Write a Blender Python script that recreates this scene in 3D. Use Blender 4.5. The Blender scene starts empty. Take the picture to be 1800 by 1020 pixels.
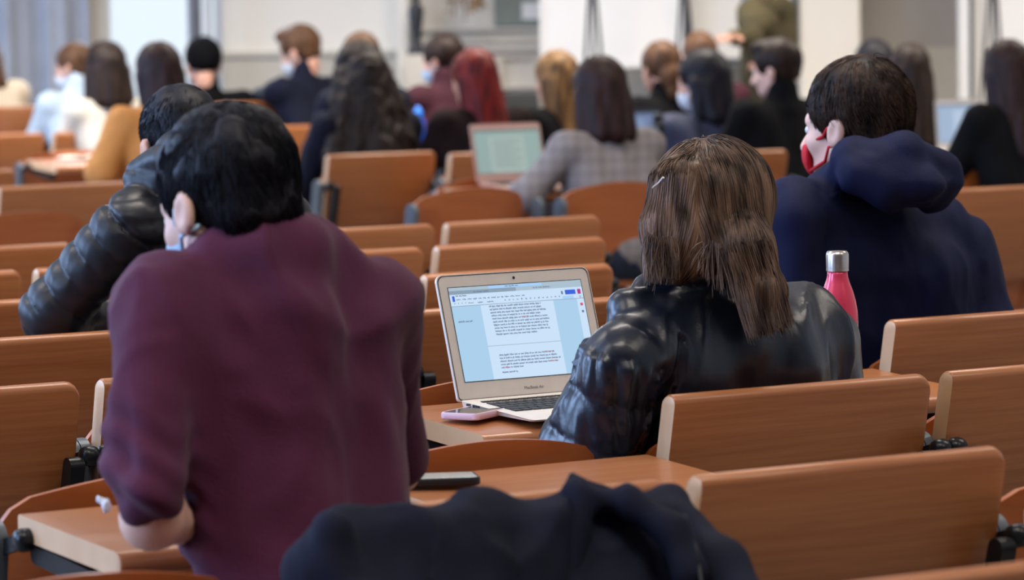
import bpy, bmesh, math, random
import numpy as np
from mathutils import Vector, Matrix, Euler

# ------------------------------------------------------------------ camera
S = bpy.context.scene
COL = S.collection
FPX, PITCH, ROLL, YAW = 6682.3, 0.0758167, -0.0146948, 0.5828369
X0, Y0, ROWP, SEATP, TABW = -0.1717086, 10.5798197, 0.8334435, 0.56, 0.515
TOPZ = 0.88
CAMZ = TOPZ + 0.6134075
CAM = np.array([0.0, 0.0, CAMZ])
_R0 = np.array([1.0, 0, 0]); _U0 = np.array([0, math.sin(PITCH), math.cos(PITCH)]); FWD = np.array([0, math.cos(PITCH), -math.sin(PITCH)])
RGT = math.cos(ROLL) * _R0 + math.sin(ROLL) * _U0
UPV = math.cos(ROLL) * _U0 - math.sin(ROLL) * _R0
cam_d = bpy.data.cameras.new('camera'); cam = bpy.data.objects.new('camera', cam_d); COL.objects.link(cam)
cam.matrix_world = Matrix(((RGT[0], UPV[0], -FWD[0], CAM[0]), (RGT[1], UPV[1], -FWD[1], CAM[1]), (RGT[2], UPV[2], -FWD[2], CAM[2]), (0, 0, 0, 1)))
cam_d.sensor_width = 36; cam_d.lens = FPX / 1800 * 36; cam_d.clip_end = 100
cam_d.dof.use_dof = True; cam_d.dof.focus_distance = 6.45; cam_d.dof.aperture_fstop = 6.0
S.camera = cam
S.view_settings.view_transform = 'Standard'; S.view_settings.look = 'None'
S.view_settings.exposure = -0.12; S.view_settings.gamma = 1.0; S.view_settings.use_curve_mapping = False

# ------------------------------------------------------------------ world and lights
wd = bpy.data.worlds.new('sky'); S.world = wd; wd.use_nodes = True
bg = wd.node_tree.nodes['Background']; bg.inputs[0].default_value = (0.80, 0.90, 1.0, 1); bg.inputs[1].default_value = 1.45
def area(name, loc, target, sx, sy, power, col):
    l = bpy.data.lights.new(name, 'AREA'); l.shape = 'RECTANGLE'; l.size = sx; l.size_y = sy; l.energy = power; l.color = col
    o = bpy.data.objects.new(name, l); COL.objects.link(o); o.location = loc
    o.rotation_euler = (Vector(target) - Vector(loc)).to_track_quat('-Z', 'Y').to_euler()
    return o
# daylight entering by the tall windows of the left side wall
for yy, pw in ((3.2, 430), (8.0, 380), (13.0, 200), (18.0, 170)):
    area('window_daylight', (-7.25, yy, 2.9), (0, yy + 0.6, 1.0), 2.2, 3.0, pw, (0.38, 0.58, 1.0))
# daylight through the bright window in the front wall
area('front_window_daylight', (-2.05, 21.6, 2.2), (-1.0, 10, 0.8), 0.9, 2.6, 60, (0.75, 0.88, 1.0))
# rows of ceiling luminaires
for yy, pw in ((3.5, 60), (8.0, 84), (12.5, 60), (17.5, 215)):
    for xx in (-3.4, 0.4, 4.2):
        area('ceiling_lamp_light', (xx, yy, 4.55), (xx, yy + 0.5, 0), 2.4, 0.9, pw, (1.0, 0.90, 0.79)).data.spread = math.radians(125)

# ------------------------------------------------------------------ helpers: projection
def at(px, py, D):
    a = (px - 900) / FPX; b = (py - 510) / FPX
    return CAM + D * (FWD + a * RGT - b * UPV)
def on_plane(px, py, z):
    a = (px - 900) / FPX; b = (py - 510) / FPX
    d = FWD + a * RGT - b * UPV
    return CAM + d * ((z - CAM[2]) / d[2])
CY, SY = math.cos(YAW), math.sin(YAW)
DV = np.array([CY, SY, 0.0]); NV = np.array([-SY, CY, 0.0]); ZV = np.array([0, 0, 1.0])
def grid(i, j, u=0, v=0, z=0):
    U = j * SEATP + u; V = -i * ROWP + v
    return np.array([X0 + U * CY - V * SY, Y0 + U * SY + V * CY, z])

# ------------------------------------------------------------------ materials
MATS = {}
def newmat(name):
    m = bpy.data.materials.new(name); m.use_nodes = True
    return m, m.node_tree, m.node_tree.nodes['Principled BSDF']
def mat(name, col, rough=0.6, metal=0.0, noise=0.0, nscale=20.0, bump=0.0, bscale=80.0, sheen=0.0, coat=0.0, spec=0.3, stretch=(1, 1, 1)):
    if name in MATS: return MATS[name]
    m, t, b = newmat(name)
    b.inputs['Base Color'].default_value = (*col, 1); b.inputs['Roughness'].default_value = rough; b.inputs['Metallic'].default_value = metal
    b.inputs['Specular IOR Level'].default_value = spec
    if sheen: b.inputs['Sheen Weight'].default_value = sheen; b.inputs['Sheen Roughness'].default_value = 0.5
    if coat: b.inputs['Coat Weight'].default_value = coat
    tc = t.nodes.new('ShaderNodeTexCoord'); mp = t.nodes.new('ShaderNodeMapping'); mp.inputs['Scale'].default_value = stretch
    t.links.new(tc.outputs['Object'], mp.inputs['Vector'])
    n = t.nodes.new('ShaderNodeTexNoise'); n.inputs['Scale'].default_value = nscale; n.inputs['Detail'].default_value = 4
    t.links.new(mp.outputs[0], n.inputs['Vector'])
    r = t.nodes.new('ShaderNodeValToRGB'); e = r.color_ramp.elements
    k = noise
    e[0].position = 0.3; e[1].position = 0.7
    e[0].color = (*[max(0, c * (1 - k)) for c in col], 1); e[1].color = (*[min(1, c * (1 + k)) for c in col], 1)
    t.links.new(n.outputs['Fac'], r.inputs[0]); t.links.new(r.outputs[0], b.inputs['Base Color'])
    if bump:
        n2 = t.nodes.new('ShaderNodeTexNoise'); n2.inputs['Scale'].default_value = bscale; n2.inputs['Detail'].default_value = 3
        t.links.new(mp.outputs[0], n2.inputs['Vector'])
        bp = t.nodes.new('ShaderNodeBump'); bp.inputs['Strength'].default_value = bump; bp.inputs['Distance'].default_value = 0.004
        t.links.new(n2.outputs['Fac'], bp.inputs['Height']); t.links.new(bp.outputs[0], b.inputs['Normal'])
    MATS[name] = m
    return m
def wood(name, c0, c1, rough=0.38, scale=(3.0, 110, 110)):
    m, t, b = newmat(name); MATS[name] = m
    tc = t.nodes.new('ShaderNodeTexCoord'); mp = t.nodes.new('ShaderNodeMapping'); mp.inputs['Scale'].default_value = scale
    oi = t.nodes.new('ShaderNodeObjectInfo'); ad = t.nodes.new('ShaderNodeVectorMath'); ad.operation = 'ADD'
    sc = t.nodes.new('ShaderNodeVectorMath'); sc.operation = 'SCALE'; sc.inputs['Scale'].default_value = 7.0
    t.links.new(oi.outputs['Location'], sc.inputs[0]); t.links.new(tc.outputs['Object'], ad.inputs[0]); t.links.new(sc.outputs[0], ad.inputs[1])
    t.links.new(ad.outputs[0], mp.inputs['Vector'])
    n = t.nodes.new('ShaderNodeTexNoise'); n.inputs['Scale'].default_value = 1.0; n.inputs['Detail'].default_value = 5; n.inputs['Roughness'].default_value = 0.65
    t.links.new(mp.outputs[0], n.inputs['Vector'])
    r = t.nodes.new('ShaderNodeValToRGB'); e = r.color_ramp.elements; e[0].position = 0.3; e[1].position = 0.72
    e[0].color = (*c0, 1); e[1].color = (*c1, 1)
    t.links.new(n.outputs['Fac'], r.inputs[0]); t.links.new(r.outputs[0], b.inputs['Base Color'])
    b.inputs['Roughness'].default_value = rough; b.inputs['Specular IOR Level'].default_value = 0.5; b.inputs['Coat Weight'].default_value = 0.3; b.inputs['Coat Roughness'].default_value = 0.22
    return m
def emit(name, col, s):
    m, t, b = newmat(name); MATS[name] = m
    b.inputs['Base Color'].default_value = (0.01, 0.01, 0.01, 1); b.inputs['Emission Color'].default_value = (*col, 1); b.inputs['Emission Strength'].default_value = s
    b.inputs['Roughness'].default_value = 0.4
    return m
def hairmat(name, c0, c1, rough=0.5):
    m, t, b = newmat(name); MATS[name] = m
    tc = t.nodes.new('ShaderNodeTexCoord'); mp = t.nodes.new('ShaderNodeMapping'); mp.inputs['Scale'].default_value = (45, 45, 4)
    t.links.new(tc.outputs['Object'], mp.inputs['Vector'])
    n = t.nodes.new('ShaderNodeTexNoise'); n.inputs['Scale'].default_value = 1.0; n.inputs['Detail'].default_value = 3
    t.links.new(mp.outputs[0], n.inputs['Vector'])
    r = t.nodes.new('ShaderNodeValToRGB'); e = r.color_ramp.elements; e[0].position = 0.35; e[1].position = 0.7
    e[0].color = (*c0, 1); e[1].color = (*c1, 1)
    t.links.new(n.outputs['Fac'], r.inputs[0]); t.links.new(r.outputs[0], b.inputs['Base Color'])
    bp = t.nodes.new('ShaderNodeBump'); bp.inputs['Strength'].default_value = 0.5; bp.inputs['Distance'].default_value = 0.003
    t.links.new(n.outputs['Fac'], bp.inputs['Height']); t.links.new(bp.outputs[0], b.inputs['Normal'])
    b.inputs['Roughness'].default_value = rough; b.inputs['Specular IOR Level'].default_value = 0.18
    return m

M_BEECH = wood('beech_laminate', (0.31, 0.100, 0.028), (0.43, 0.163, 0.054))
M_EDGE = wood('pale_beech_edge', (0.56, 0.345, 0.19), (0.68, 0.45, 0.27), 0.45, (40, 6, 3))
M_PLY = wood('orange_plywood', (0.34, 0.085, 0.018), (0.44, 0.125, 0.030), 0.35, (2.0, 30, 30))
M_POST = mat('grey_steel', (0.11, 0.13, 0.15), 0.4, 0.3, 0.1)
M_BLACK = mat('black_plastic', (0.008, 0.009, 0.011), 0.3, 0, 0.1)
M_ARM = mat('dark_grey_plastic', (0.035, 0.038, 0.045), 0.45, 0, 0.1)
M_SEAT = mat('blue_upholstery', (0.012, 0.02, 0.08), 0.9, 0, 0.2, 60, 0.3, 300)
M_SKIN = mat('skin', (0.62, 0.34, 0.25), 0.5, 0, 0.06, 12, 0.05, 200, spec=0.35)
M_SKIN_PALE = mat('pale_skin', (0.74, 0.47, 0.38), 0.5, 0, 0.05, 12, 0.05, 200, spec=0.35)
M_EYE = mat('eye_white', (0.75, 0.73, 0.70), 0.2)
M_LIP = mat('lips', (0.42, 0.14, 0.12), 0.4)
M_TROUSERS = mat('dark_denim', (0.012, 0.018, 0.035), 0.85, 0, 0.2, 40, 0.2, 200)

# ------------------------------------------------------------------ helpers: objects
def tag(o, label=None, cat=None, group=None, kind=None):
    if label: o['label'] = label
    if cat: o['category'] = cat
    if group: o['group'] = group
    if kind: o['kind'] = kind
    return o
def empty(name, loc, label=None, cat=None, group=None, rz=0.0):
    o = bpy.data.objects.new(name, None); COL.objects.link(o); o.location = tuple(loc); o.rotation_euler = (0, 0, rz)
    o.empty_display_size = 0.1
    return tag(o, label, cat, group)
def link(name, me, m, parent=None):
    o = bpy.data.objects.new(name, me); COL.objects.link(o)
    for q in (m if isinstance(m, (list, tuple)) else [m]): me.materials.append(q)
    if parent is not None: o.parent = parent
    return o
def smooth(me, flag=True):
    me.polygons.foreach_set('use_smooth', np.full(len(me.polygons), flag)); me.update()
def obj(name, bm, m, parent=None, sm=False, angle=None):
    me = bpy.data.meshes.new(name); bmesh.ops.recalc_face_normals(bm, faces=bm.faces[:]); bm.to_mesh(me); bm.free()
    if sm:
        smooth(me)
        if angle is not None: me.set_sharp_from_angle(angle=angle)
    return link(name, me, m, parent)
def box(bm, c, s, M=None, bev=0.0):
    r = bmesh.ops.create_cube(bm, size=1.0); vs = r['verts']
    bmesh.ops.scale(bm, vec=s, verts=vs)
    if bev:
        es = list({e for v in vs for e in v.link_edges})
        rr = bmesh.ops.bevel(bm, geom=es, offset=bev, segments=2, affect='EDGES', profile=0.5); vs = list({v for f in rr['faces'] for v in f.verts} | {v for v in vs if v.is_valid})
    bmesh.ops.translate(bm, vec=c, verts=vs)
    if M is not None: bmesh.ops.transform(bm, matrix=M, verts=vs)
    return vs
def lathe(bm, prof, n=24, c=(0, 0, 0)):
    rings = []
    for r, z in prof:
        rings.append([bm.verts.new((c[0] + r * math.cos(2 * math.pi * k / n), c[1] + r * math.sin(2 * math.pi * k / n), c[2] + z)) for k in range(n)])
    for a, b in zip(rings, rings[1:]):
        for k in range(n): bm.faces.new((a[k], a[(k + 1) % n], b[(k + 1) % n], b[k]))
    bm.faces.new(rings[0][::-1]); bm.faces.new(rings[-1])
def tube(bm, pts, r, n=8):
    pts = [Vector(p) for p in pts]; rings = []
    rs = r if isinstance(r, (list, tuple)) else [r] * len(pts)
    for i, p in enumerate(pts):
        t = (pts[min(i + 1, len(pts) - 1)] - pts[max(i - 1, 0)]).normalized()
        a = t.orthogonal().normalized() if i == 0 else (rings_a - t * rings_a.dot(t)).normalized()
        rings_a = a; b = t.cross(a)
        rings.append([bm.verts.new(p + rs[i] * (math.cos(2 * math.pi * k / n) * a + math.sin(2 * math.pi * k / n) * b)) for k in range(n)])
    for a, b in zip(rings, rings[1:]):
        for k in range(n): bm.faces.new((a[k], a[(k + 1) % n], b[(k + 1) % n], b[k]))
    bm.faces.new(rings[0][::-1]); bm.faces.new(rings[-1])

# ------------------------------------------------------------------ helpers: implicit surfaces
def nz(seed=0):
    rng = np.random.RandomState(seed); T = rng.rand(32, 32, 32).astype(np.float32)
    def f(p):
        i = np.floor(p).astype(int); w = p - i; w = w * w * (3 - 2 * w); r = 0
        for dx in (0, 1):
            for dy in (0, 1):
                for dz in (0, 1):
                    r = r + T[(i[:, 0] + dx) & 31, (i[:, 1] + dy) & 31, (i[:, 2] + dz) & 31] * \
                        (w[:, 0] if dx else 1 - w[:, 0]) * (w[:, 1] if dy else 1 - w[:, 1]) * (w[:, 2] if dz else 1 - w[:, 2])
        return r * 2 - 1
    return f
NOISE = nz(3)
def fbm(p, s, o=3):
    r = 0; a = 1.0
    for _ in range(o): r = r + a * NOISE(p * s + 7.3 * a); s = np.asarray(s) * 2.03; a *= 0.5
    return r
def A(*v): return np.array(v, float)
def sdf(p, prims, k):
    d = None
    for q in prims:
        t = q[0]
        if t in ('c', '-c'):
            a, b = np.asarray(q[1]), np.asarray(q[2]); ba = b - a; pa = p - a
            h = np.clip(pa @ ba / max(ba @ ba, 1e-9), 0, 1)
            e = np.sqrt(((pa - h[:, None] * ba) ** 2).sum(1)) - (q[3] + h * (q[4] - q[3]))
        elif t in ('e', '-e', '&e'):
            x = (p - np.asarray(q[1])) @ q[3] if q[3] is not None else p - np.asarray(q[1])
            r = np.asarray(q[2]); k0 = np.sqrt(((x / r) ** 2).sum(1)); k1 = np.sqrt(((x / r ** 2) ** 2).sum(1)) + 1e-9
            e = k0 * (k0 - 1) / k1
        elif t == '-h':
            e = (p - np.asarray(q[1])) @ np.asarray(q[2])      # keep the side where this is negative
        kk = q[-1] if isinstance(q[-1], dict) else None
        ks = kk['k'] if kk else k
        if d is None: d = e; continue
        if t in ('c', 'e'):
            h = np.clip(0.5 + 0.5 * (e - d) / ks, 0, 1); d = e * (1 - h) + d * h - ks * h * (1 - h)
        else:
            g = -e if t in ('-c', '-e') else e
            ks = kk['k'] if kk else 0.008
            h = np.clip(0.5 - 0.5 * (g - d) / ks, 0, 1); d = g * (1 - h) + d * h + ks * h * (1 - h)
    return d
def bounds(prims, pad):
    lo = np.full(3, 1e9); hi = -lo
    for q in prims:
        if q[0] == 'c':
            for pt, r in ((q[1], q[3]), (q[2], q[4])): lo = np.minimum(lo, np.asarray(pt) - r); hi = np.maximum(hi, np.asarray(pt) + r)
        elif q[0] == 'e':
            r = max(q[2]); lo = np.minimum(lo, np.asarray(q[1]) - r); hi = np.maximum(hi, np.asarray(q[1]) + r)
    return lo - pad, hi + pad
def grad(f, p, e=0.002):
    g = np.stack([f(p + e * np.eye(3)[i]) - f(p - e * np.eye(3)[i]) for i in range(3)], 1)
    return g / (np.linalg.norm(g, axis=1, keepdims=True) + 1e-9)
def isomesh(prims, h, k, disp=None):
    lo, hi = bounds(prims, 2.5 * h); n = np.ceil((hi - lo) / h).astype(int) + 1
    xs = [lo[i] + h * np.arange(n[i]) for i in range(3)]
    G = np.stack(np.meshgrid(*xs, indexing='ij'), -1).reshape(-1, 3)
    F = np.concatenate([sdf(G[i:i + 200000], prims, k) for i in range(0, len(G), 200000)]).reshape(n)
    Sg = F < 0
    c = np.zeros(n - 1, bool); acc = np.zeros((*(n - 1), 3)); cnt = np.zeros(n - 1)
    I = np.indices(n - 1).transpose(1, 2, 3, 0)
    sl = lambda o: tuple(slice(o[i], n[i] - 1 + o[i]) for i in range(3))
    for ax in range(3):
        o1, o2 = [a for a in range(3) if a != ax]
        for a in (0, 1):
            for b in (0, 1):
                p0 = [0, 0, 0]; p0[o1] = a; p0[o2] = b; p1 = list(p0); p1[ax] = 1
                f0, f1 = F[sl(p0)], F[sl(p1)]; m = (f0 < 0) != (f1 < 0)
                t = np.where(m, f0 / np.where(m, f0 - f1, 1), 0)
                pos = np.zeros((*(n - 1), 3)); pos[..., ax] = t; pos[..., o1] = a; pos[..., o2] = b
                acc += pos * m[..., None]; cnt += m
    c = cnt > 0
    idx = np.full(n - 1, -1); idx[c] = np.arange(c.sum())
    V = lo + h * (I[c] + acc[c] / cnt[c][:, None])
    faces = []
    for ax in range(3):
        o1, o2 = (ax + 1) % 3, (ax + 2) % 3
        a = [slice(None)] * 3; a[ax] = slice(0, -1); b = list(a); b[ax] = slice(1, None)
        m = (Sg[tuple(a)] != Sg[tuple(b)])
        ii = np.argwhere(m); ii = ii[(ii[:, o1] > 0) & (ii[:, o2] > 0) & (ii[:, o1] < n[o1] - 1) & (ii[:, o2] < n[o2] - 1)]
        if not len(ii): continue
        def g(d1, d2):
            q = ii.copy(); q[:, o1] += d1; q[:, o2] += d2; return idx[q[:, 0], q[:, 1], q[:, 2]]
        Q = np.stack([g(-1, -1), g(0, -1), g(0, 0), g(-1, 0)], 1)
        fl = ~Sg[ii[:, 0], ii[:, 1], ii[:, 2]]; Q[fl] = Q[fl][:, ::-1]
        faces.append(Q)
    Q = np.concatenate(faces)
    f = lambda p: sdf(p, prims, k)
    N = grad(f, V)
    V = V - N * np.clip(f(V), -h, h)[:, None] * 0.8
    if disp is not None: V = V + N * disp(V, N)[:, None]
    return V, Q
def to_mesh(name, VQ, m, parent=None, off=None, sm=True):
    if not isinstance(VQ, list): VQ = [VQ]
    Vs, Qs, o = [], [], 0
    for V, Q in VQ: Vs.append(V); Qs.append(Q + o); o += len(V)
    V = np.concatenate(Vs); 
    if off is not None: V = V - np.asarray(off)
    me = bpy.data.meshes.new(name)
    sizes = [q.shape[1] for q in Qs]
    nf = sum(len(q) for q in Qs); nl = sum(q.size for q in Qs)
    me.vertices.add(len(V)); me.vertices.foreach_set('co', V.astype(np.float32).ravel())
    me.loops.add(nl); me.loops.foreach_set('vertex_index', np.concatenate([q.ravel() for q in Qs]).astype(np.int32))
    me.polygons.add(nf)
    tot = np.concatenate([np.full(len(q), q.shape[1]) for q in Qs]); st = np.concatenate([[0], np.cumsum(tot)[:-1]])
    me.polygons.foreach_set('loop_start', st.astype(np.int32)); me.polygons.foreach_set('loop_total', tot.astype(np.int32))
    me.update(calc_edges=True); me.validate(); smooth(me, sm)
    return link(name, me, m, parent)
def strands(prims, k, starts, flow, n, step, r, lift=0.0, seed=1, jitter=0.3, stop=None):
    """thin hair tubes that run over the implicit surface along the flow"""
    rng = np.random.RandomState(seed); f = lambda p: sdf(p, prims, k)
    P = starts.copy(); off = rng.uniform(0.0005, 0.004, len(P)); alive = np.ones(len(P), bool)
    jit = rng.normal(0, jitter, P.shape); path = [P.copy()]
    L = rng.uniform(0.55, 1.0, len(P)) * n
    for s in range(n):
        g = grad(f, P); v = flow(P, g) + jit * 0.25
        v = v - (v * g).sum(1)[:, None] * g * (1 - lift); v /= np.linalg.norm(v, axis=1, keepdims=True) + 1e-9
        Pn = P + v * step; d = f(Pn); g2 = grad(f, Pn)
        if lift == 0: Pn = Pn - g2 * (d - off)[:, None]
        go = (s < L)
        if stop is not None: go &= ~stop(Pn)
        alive &= go
        P = np.where(alive[:, None], Pn, P + v * 1e-5); path.append(P.copy())
    path = np.array(path)                                # steps x strands x 3
    T = np.gradient(path, axis=0); T /= np.linalg.norm(T, axis=2, keepdims=True) + 1e-9
    a = np.cross(T, A(0.31, 0.52, 0.79)); a /= np.linalg.norm(a, axis=2, keepdims=True) + 1e-9; b = np.cross(T, a)
    K = path.shape[0]; N = path.shape[1]; R = r * (1 - 0.75 * (np.arange(K) / (K - 1)) ** 2)[:, None, None]
    V = np.stack([path + R * (math.cos(t) * a + math.sin(t) * b) for t in (0, 2.094, 4.189)], 2)   # K,N,3,3
    base = (np.arange(K - 1)[:, None] * N + np.arange(N)[None]) * 3
    Q = []
    for c in range(3):
        d = (c + 1) % 3
        Q.append(np.stack([base + c, base + d, base + 3 * N + d, base + 3 * N + c], -1).reshape(-1, 4))
    return V.reshape(-1, 3), np.concatenate(Q)

# ------------------------------------------------------------------ the room
YF = 22.0            # front wall
WX0, WX1, WY0, WY1, CEIL = -7.6, 8.2, -2.5, YF, 4.8
M_WALL = mat('cream_plaster', (0.82, 0.78, 0.69), 0.85, 0, 0.03, 1.5, 0.1, 60)
M_WAINS = mat('sand_wainscot', (0.52, 0.49, 0.42), 0.8, 0, 0.05, 2.5)
M_GREYW = mat('grey_painted_plaster', (0.40, 0.375, 0.35), 0.85, 0, 0.03, 2)
M_WHITE = mat('white_paint', (0.80, 0.80, 0.78), 0.5, 0, 0.02)
M_FLOOR = mat('grey_terrazzo', (0.20, 0.17, 0.15), 0.5, 0, 0.2, 60)
M_CURT = mat('grey_blue_curtain', (0.36, 0.39, 0.45), 0.9, 0, 0.08, 6, 0.2, 90)
def struct(name, bm, m, parent=None, **k):
    o = obj(name, bm, m, parent, **k)
    if parent is None: o['kind'] = 'structure'
    return o
def slab(name, x0, x1, y0, y1, z0, z1, m, parent=None, bev=0.0):
    bm = bmesh.new(); box(bm, ((x0 + x1) / 2, (y0 + y1) / 2, (z0 + z1) / 2), (x1 - x0, y1 - y0, z1 - z0), bev=bev)
    return struct(name, bm, m, parent)
slab('floor', WX0 - .2, WX1 + .2, WY0 - .2, YF + .4, -0.2, 0, M_FLOOR)
slab('ceiling', WX0 - .2, WX1 + .2, WY0 - .2, YF + .4, CEIL, CEIL + .2, M_WALL)
M_BACKW = mat('low_bounce_brown_wall', (0.10, 0.07, 0.05), 0.7, 0, 0.1, 3)  # made-up dark colour for the unseen wall, cuts light bounced from behind
slab('wall_back', WX0 - .2, WX1 + .2, WY0 - .2, WY0, 0, CEIL, M_BACKW)
slab('wall_right', WX1, WX1 + .2, WY0, YF + .4, 0, CEIL, M_WALL)
def wx(px, D=YF): return at(px, 60, D)[0]
def wz(py, px=900, D=YF): return at(px, py, D)[2]
WF0, WF1 = wx(176), wx(392)       # front window opening
bm = bmesh.new()
def bb(bm, x0, x1, y0, y1, z0, z1, bev=0.0): return box(bm, ((x0 + x1) / 2, (y0 + y1) / 2, (z0 + z1) / 2), (x1 - x0, y1 - y0, z1 - z0), bev=bev)
bb(bm, WX0, WF0, YF, YF + .3, 0, CEIL); bb(bm, WF0, WF1, YF, YF + .3, 0, .55); bb(bm, WF0, WF1, YF, YF + .3, 3.6, CEIL)
bb(bm, WF1, WX1, YF, YF + .3, 0, CEIL)
struct('wall_front', bm, M_WALL)
# left wall with four tall window openings
bm = bmesh.new(); ys = WY0
WINS = [(1.9, 4.5), (6.7, 9.3), (11.7, 14.3), (16.7, 19.3)]
for a, b in WINS:
    bb(bm, WX0 - .2, WX0, ys, a, 0, CEIL); bb(bm, WX0 - .2, WX0, a, b, 0, 1.2); bb(bm, WX0 - .2, WX0, a, b, 4.2, CEIL); ys = b
bb(bm, WX0 - .2, WX0, ys, YF, 0, CEIL)
struct('wall_left', bm, M_WALL)
M_GLASS = bpy.data.materials.new('window_glass'); M_GLASS.use_nodes = True
gb = M_GLASS.node_tree.nodes['Principled BSDF']; gb.inputs['Transmission Weight'].default_value = 1; gb.inputs['Roughness'].default_value = 0.15; gb.inputs['IOR'].default_value = 1.1
for n_, (a, b) in enumerate(WINS):
    bm = bmesh.new()
    for y0_, y1_, z0_, z1_ in ((a, a + .08, 1.2, 4.2), (b - .08, b, 1.2, 4.2), (a, b, 1.2, 1.28), (a, b, 4.12, 4.2), ((a + b) / 2 - .04, (a + b) / 2 + .04, 1.2, 4.2), (a, b, 3.0, 3.06)):
        bb(bm, WX0 - .16, WX0 - .08, y0_, y1_, z0_, z1_)
    w = struct('window_%d' % (n_ + 2), bm, M_WHITE)
    bm = bmesh.new(); bb(bm, WX0 - .13, WX0 - .12, a, b, 1.2, 4.2); obj('pane', bm, M_GLASS, w)
bm = bmesh.new(); fr = .05
for x0_, x1_, z0_, z1_ in ((WF0, WF0 + fr, .55, 3.6), (WF1 - fr, WF1, .55, 3.6), (WF0, WF1, .55, .6), (WF0, WF1, 3.55, 3.6), (wx(358), wx(371), .55, 3.6)):
    bb(bm, x0_, x1_, YF + .08, YF + .16, z0_, z1_)
w1 = struct('window_1', bm, M_WHITE)
bm = bmesh.new(); bb(bm, WF0, WF1, YF + .11, YF + .12, .55, 3.6); obj('pane', bm, M_GLASS, w1)
# wainscot band of the front wall
WZ = wz(100, 450)
slab('trim_1', wx(392), wx(700), YF - .03, YF, 0, WZ, M_WAINS); slab('trim_2', wx(392), wx(700), YF - .05, YF, WZ, WZ + .03, M_WAINS)
# column, buttress and grey recess on the right
slab('trim_3', wx(700), wx(722), YF - .25, YF, 0, CEIL, M_WALL, bev=.01)
slab('trim_4', wx(1392), wx(1498), YF - .5, YF, 0, CEIL, M_WALL, bev=.02)
slab('trim_5', wx(1498), wx(1692), YF - .06, YF, WZ, CEIL, M_GREYW); slab('trim_6', wx(1498), wx(1692), YF - .09, YF, 0, WZ, M_WAINS)
slab('trim_7', wx(955), wx(1392), YF - .04, YF, 0, WZ - .1, M_WAINS)

# grey-blue curtains beside the front window
def curtain(name, x0, x1, label, parts=26, amp=.05, y=YF - .22):
    bm = bmesh.new(); n = int(parts * 8); rows = []
    for z in (0.08, 1.2, 2.4, 3.7):
        rows.append([bm.verts.new((x0 + (x1 - x0) * k / n, y + amp * math.sin(k / n * parts * 2.1 + z * .5) + amp * .5 * math.sin(k / n * parts * 4.9 + 1 + z), z)) for k in range(n + 1)])
    for a, b in zip(rows, rows[1:]):
        for k in range(n): bm.faces.new((a[k], a[k + 1], b[k + 1], b[k]))
    g = bmesh.ops.extrude_face_region(bm, geom=bm.faces[:])
    bmesh.ops.translate(bm, vec=(0, .006, 0), verts=[v for v in g['geom'] if isinstance(v, bmesh.types.BMVert)])
    r = empty(name, ((x0 + x1) / 2, y, 0), label, 'curtain')
    o = obj('fabric', bm, M_CURT, r, sm=True); o.location = -r.location
    bm = bmesh.new(); tube(bm, [(x0, y, 3.74), (x1, y, 3.74)], .015); q = obj('rail', bm, M_POST, r, sm=True); q.location = -r.location
    return r
curtain('curtain', wx(-260), wx(165), 'wide grey blue curtain hanging at the far left of the front wall', 16)
curtain('curtain', wx(336), wx(362), 'narrow bunched grey curtain at the right of the bright window', 5, .04)

# ------------------------------------------------------------------ lecture seats
LEAN = 0.2
def vz(s, z):          # slab coordinates: s across thickness, z height, leaning
    return s + LEAN * (TOPZ - z)
def panel_bm(down=False, H=0.31, T=0.034):
    bm = bmesh.new(); rt = 0.016; rc = 0.022
    prof = []                                    # (thickness coord a, depth coord h) h measured from the top
    for k in range(9):
        t = math.pi * k / 8; prof.append((T / 2 - T / 2 * math.cos(t) if False else T / 2 * -math.cos(t), rt - rt * math.sin(t)))
    prof += [(T / 2, H - .004), (T / 2 - .004, H), (-T / 2 + .004, H), (-T / 2, H - .004)]
    us = [(0.0, .003), (0.003, 0.0), (TABW * .5, 0)] + [(TABW - rc + rc * math.sin(a), rc - rc * math.cos(a)) for a in (0, .4, .8, 1.2, 1.5)]
    rings = []
    for u, drop in us:
        ring = []
        for a, h in prof:
            h2 = h + drop * max(0, 1 - h / .05)
            if down: y, z = .02 - (H - h2) * .996, .79 - .017 - (H - h2) * .07 + a
            else: y, z = T / 2 + a + LEAN * h2 * .98, TOPZ - h2 * .98
            ring.append(bm.verts.new((u, y, z)))
        rings.append(ring)
    n = len(prof)
    for r0, r1 in zip(rings, rings[1:]):
        for k in range(n): bm.faces.new((r0[k], r0[(k + 1) % n], r1[(k + 1) % n], r1[k]))
    f0 = bm.faces.new(rings[0][::-1]); f1 = bm.faces.new(rings[-1]); f0.material_index = 1; f1.material_index = 1
    return bm
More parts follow.
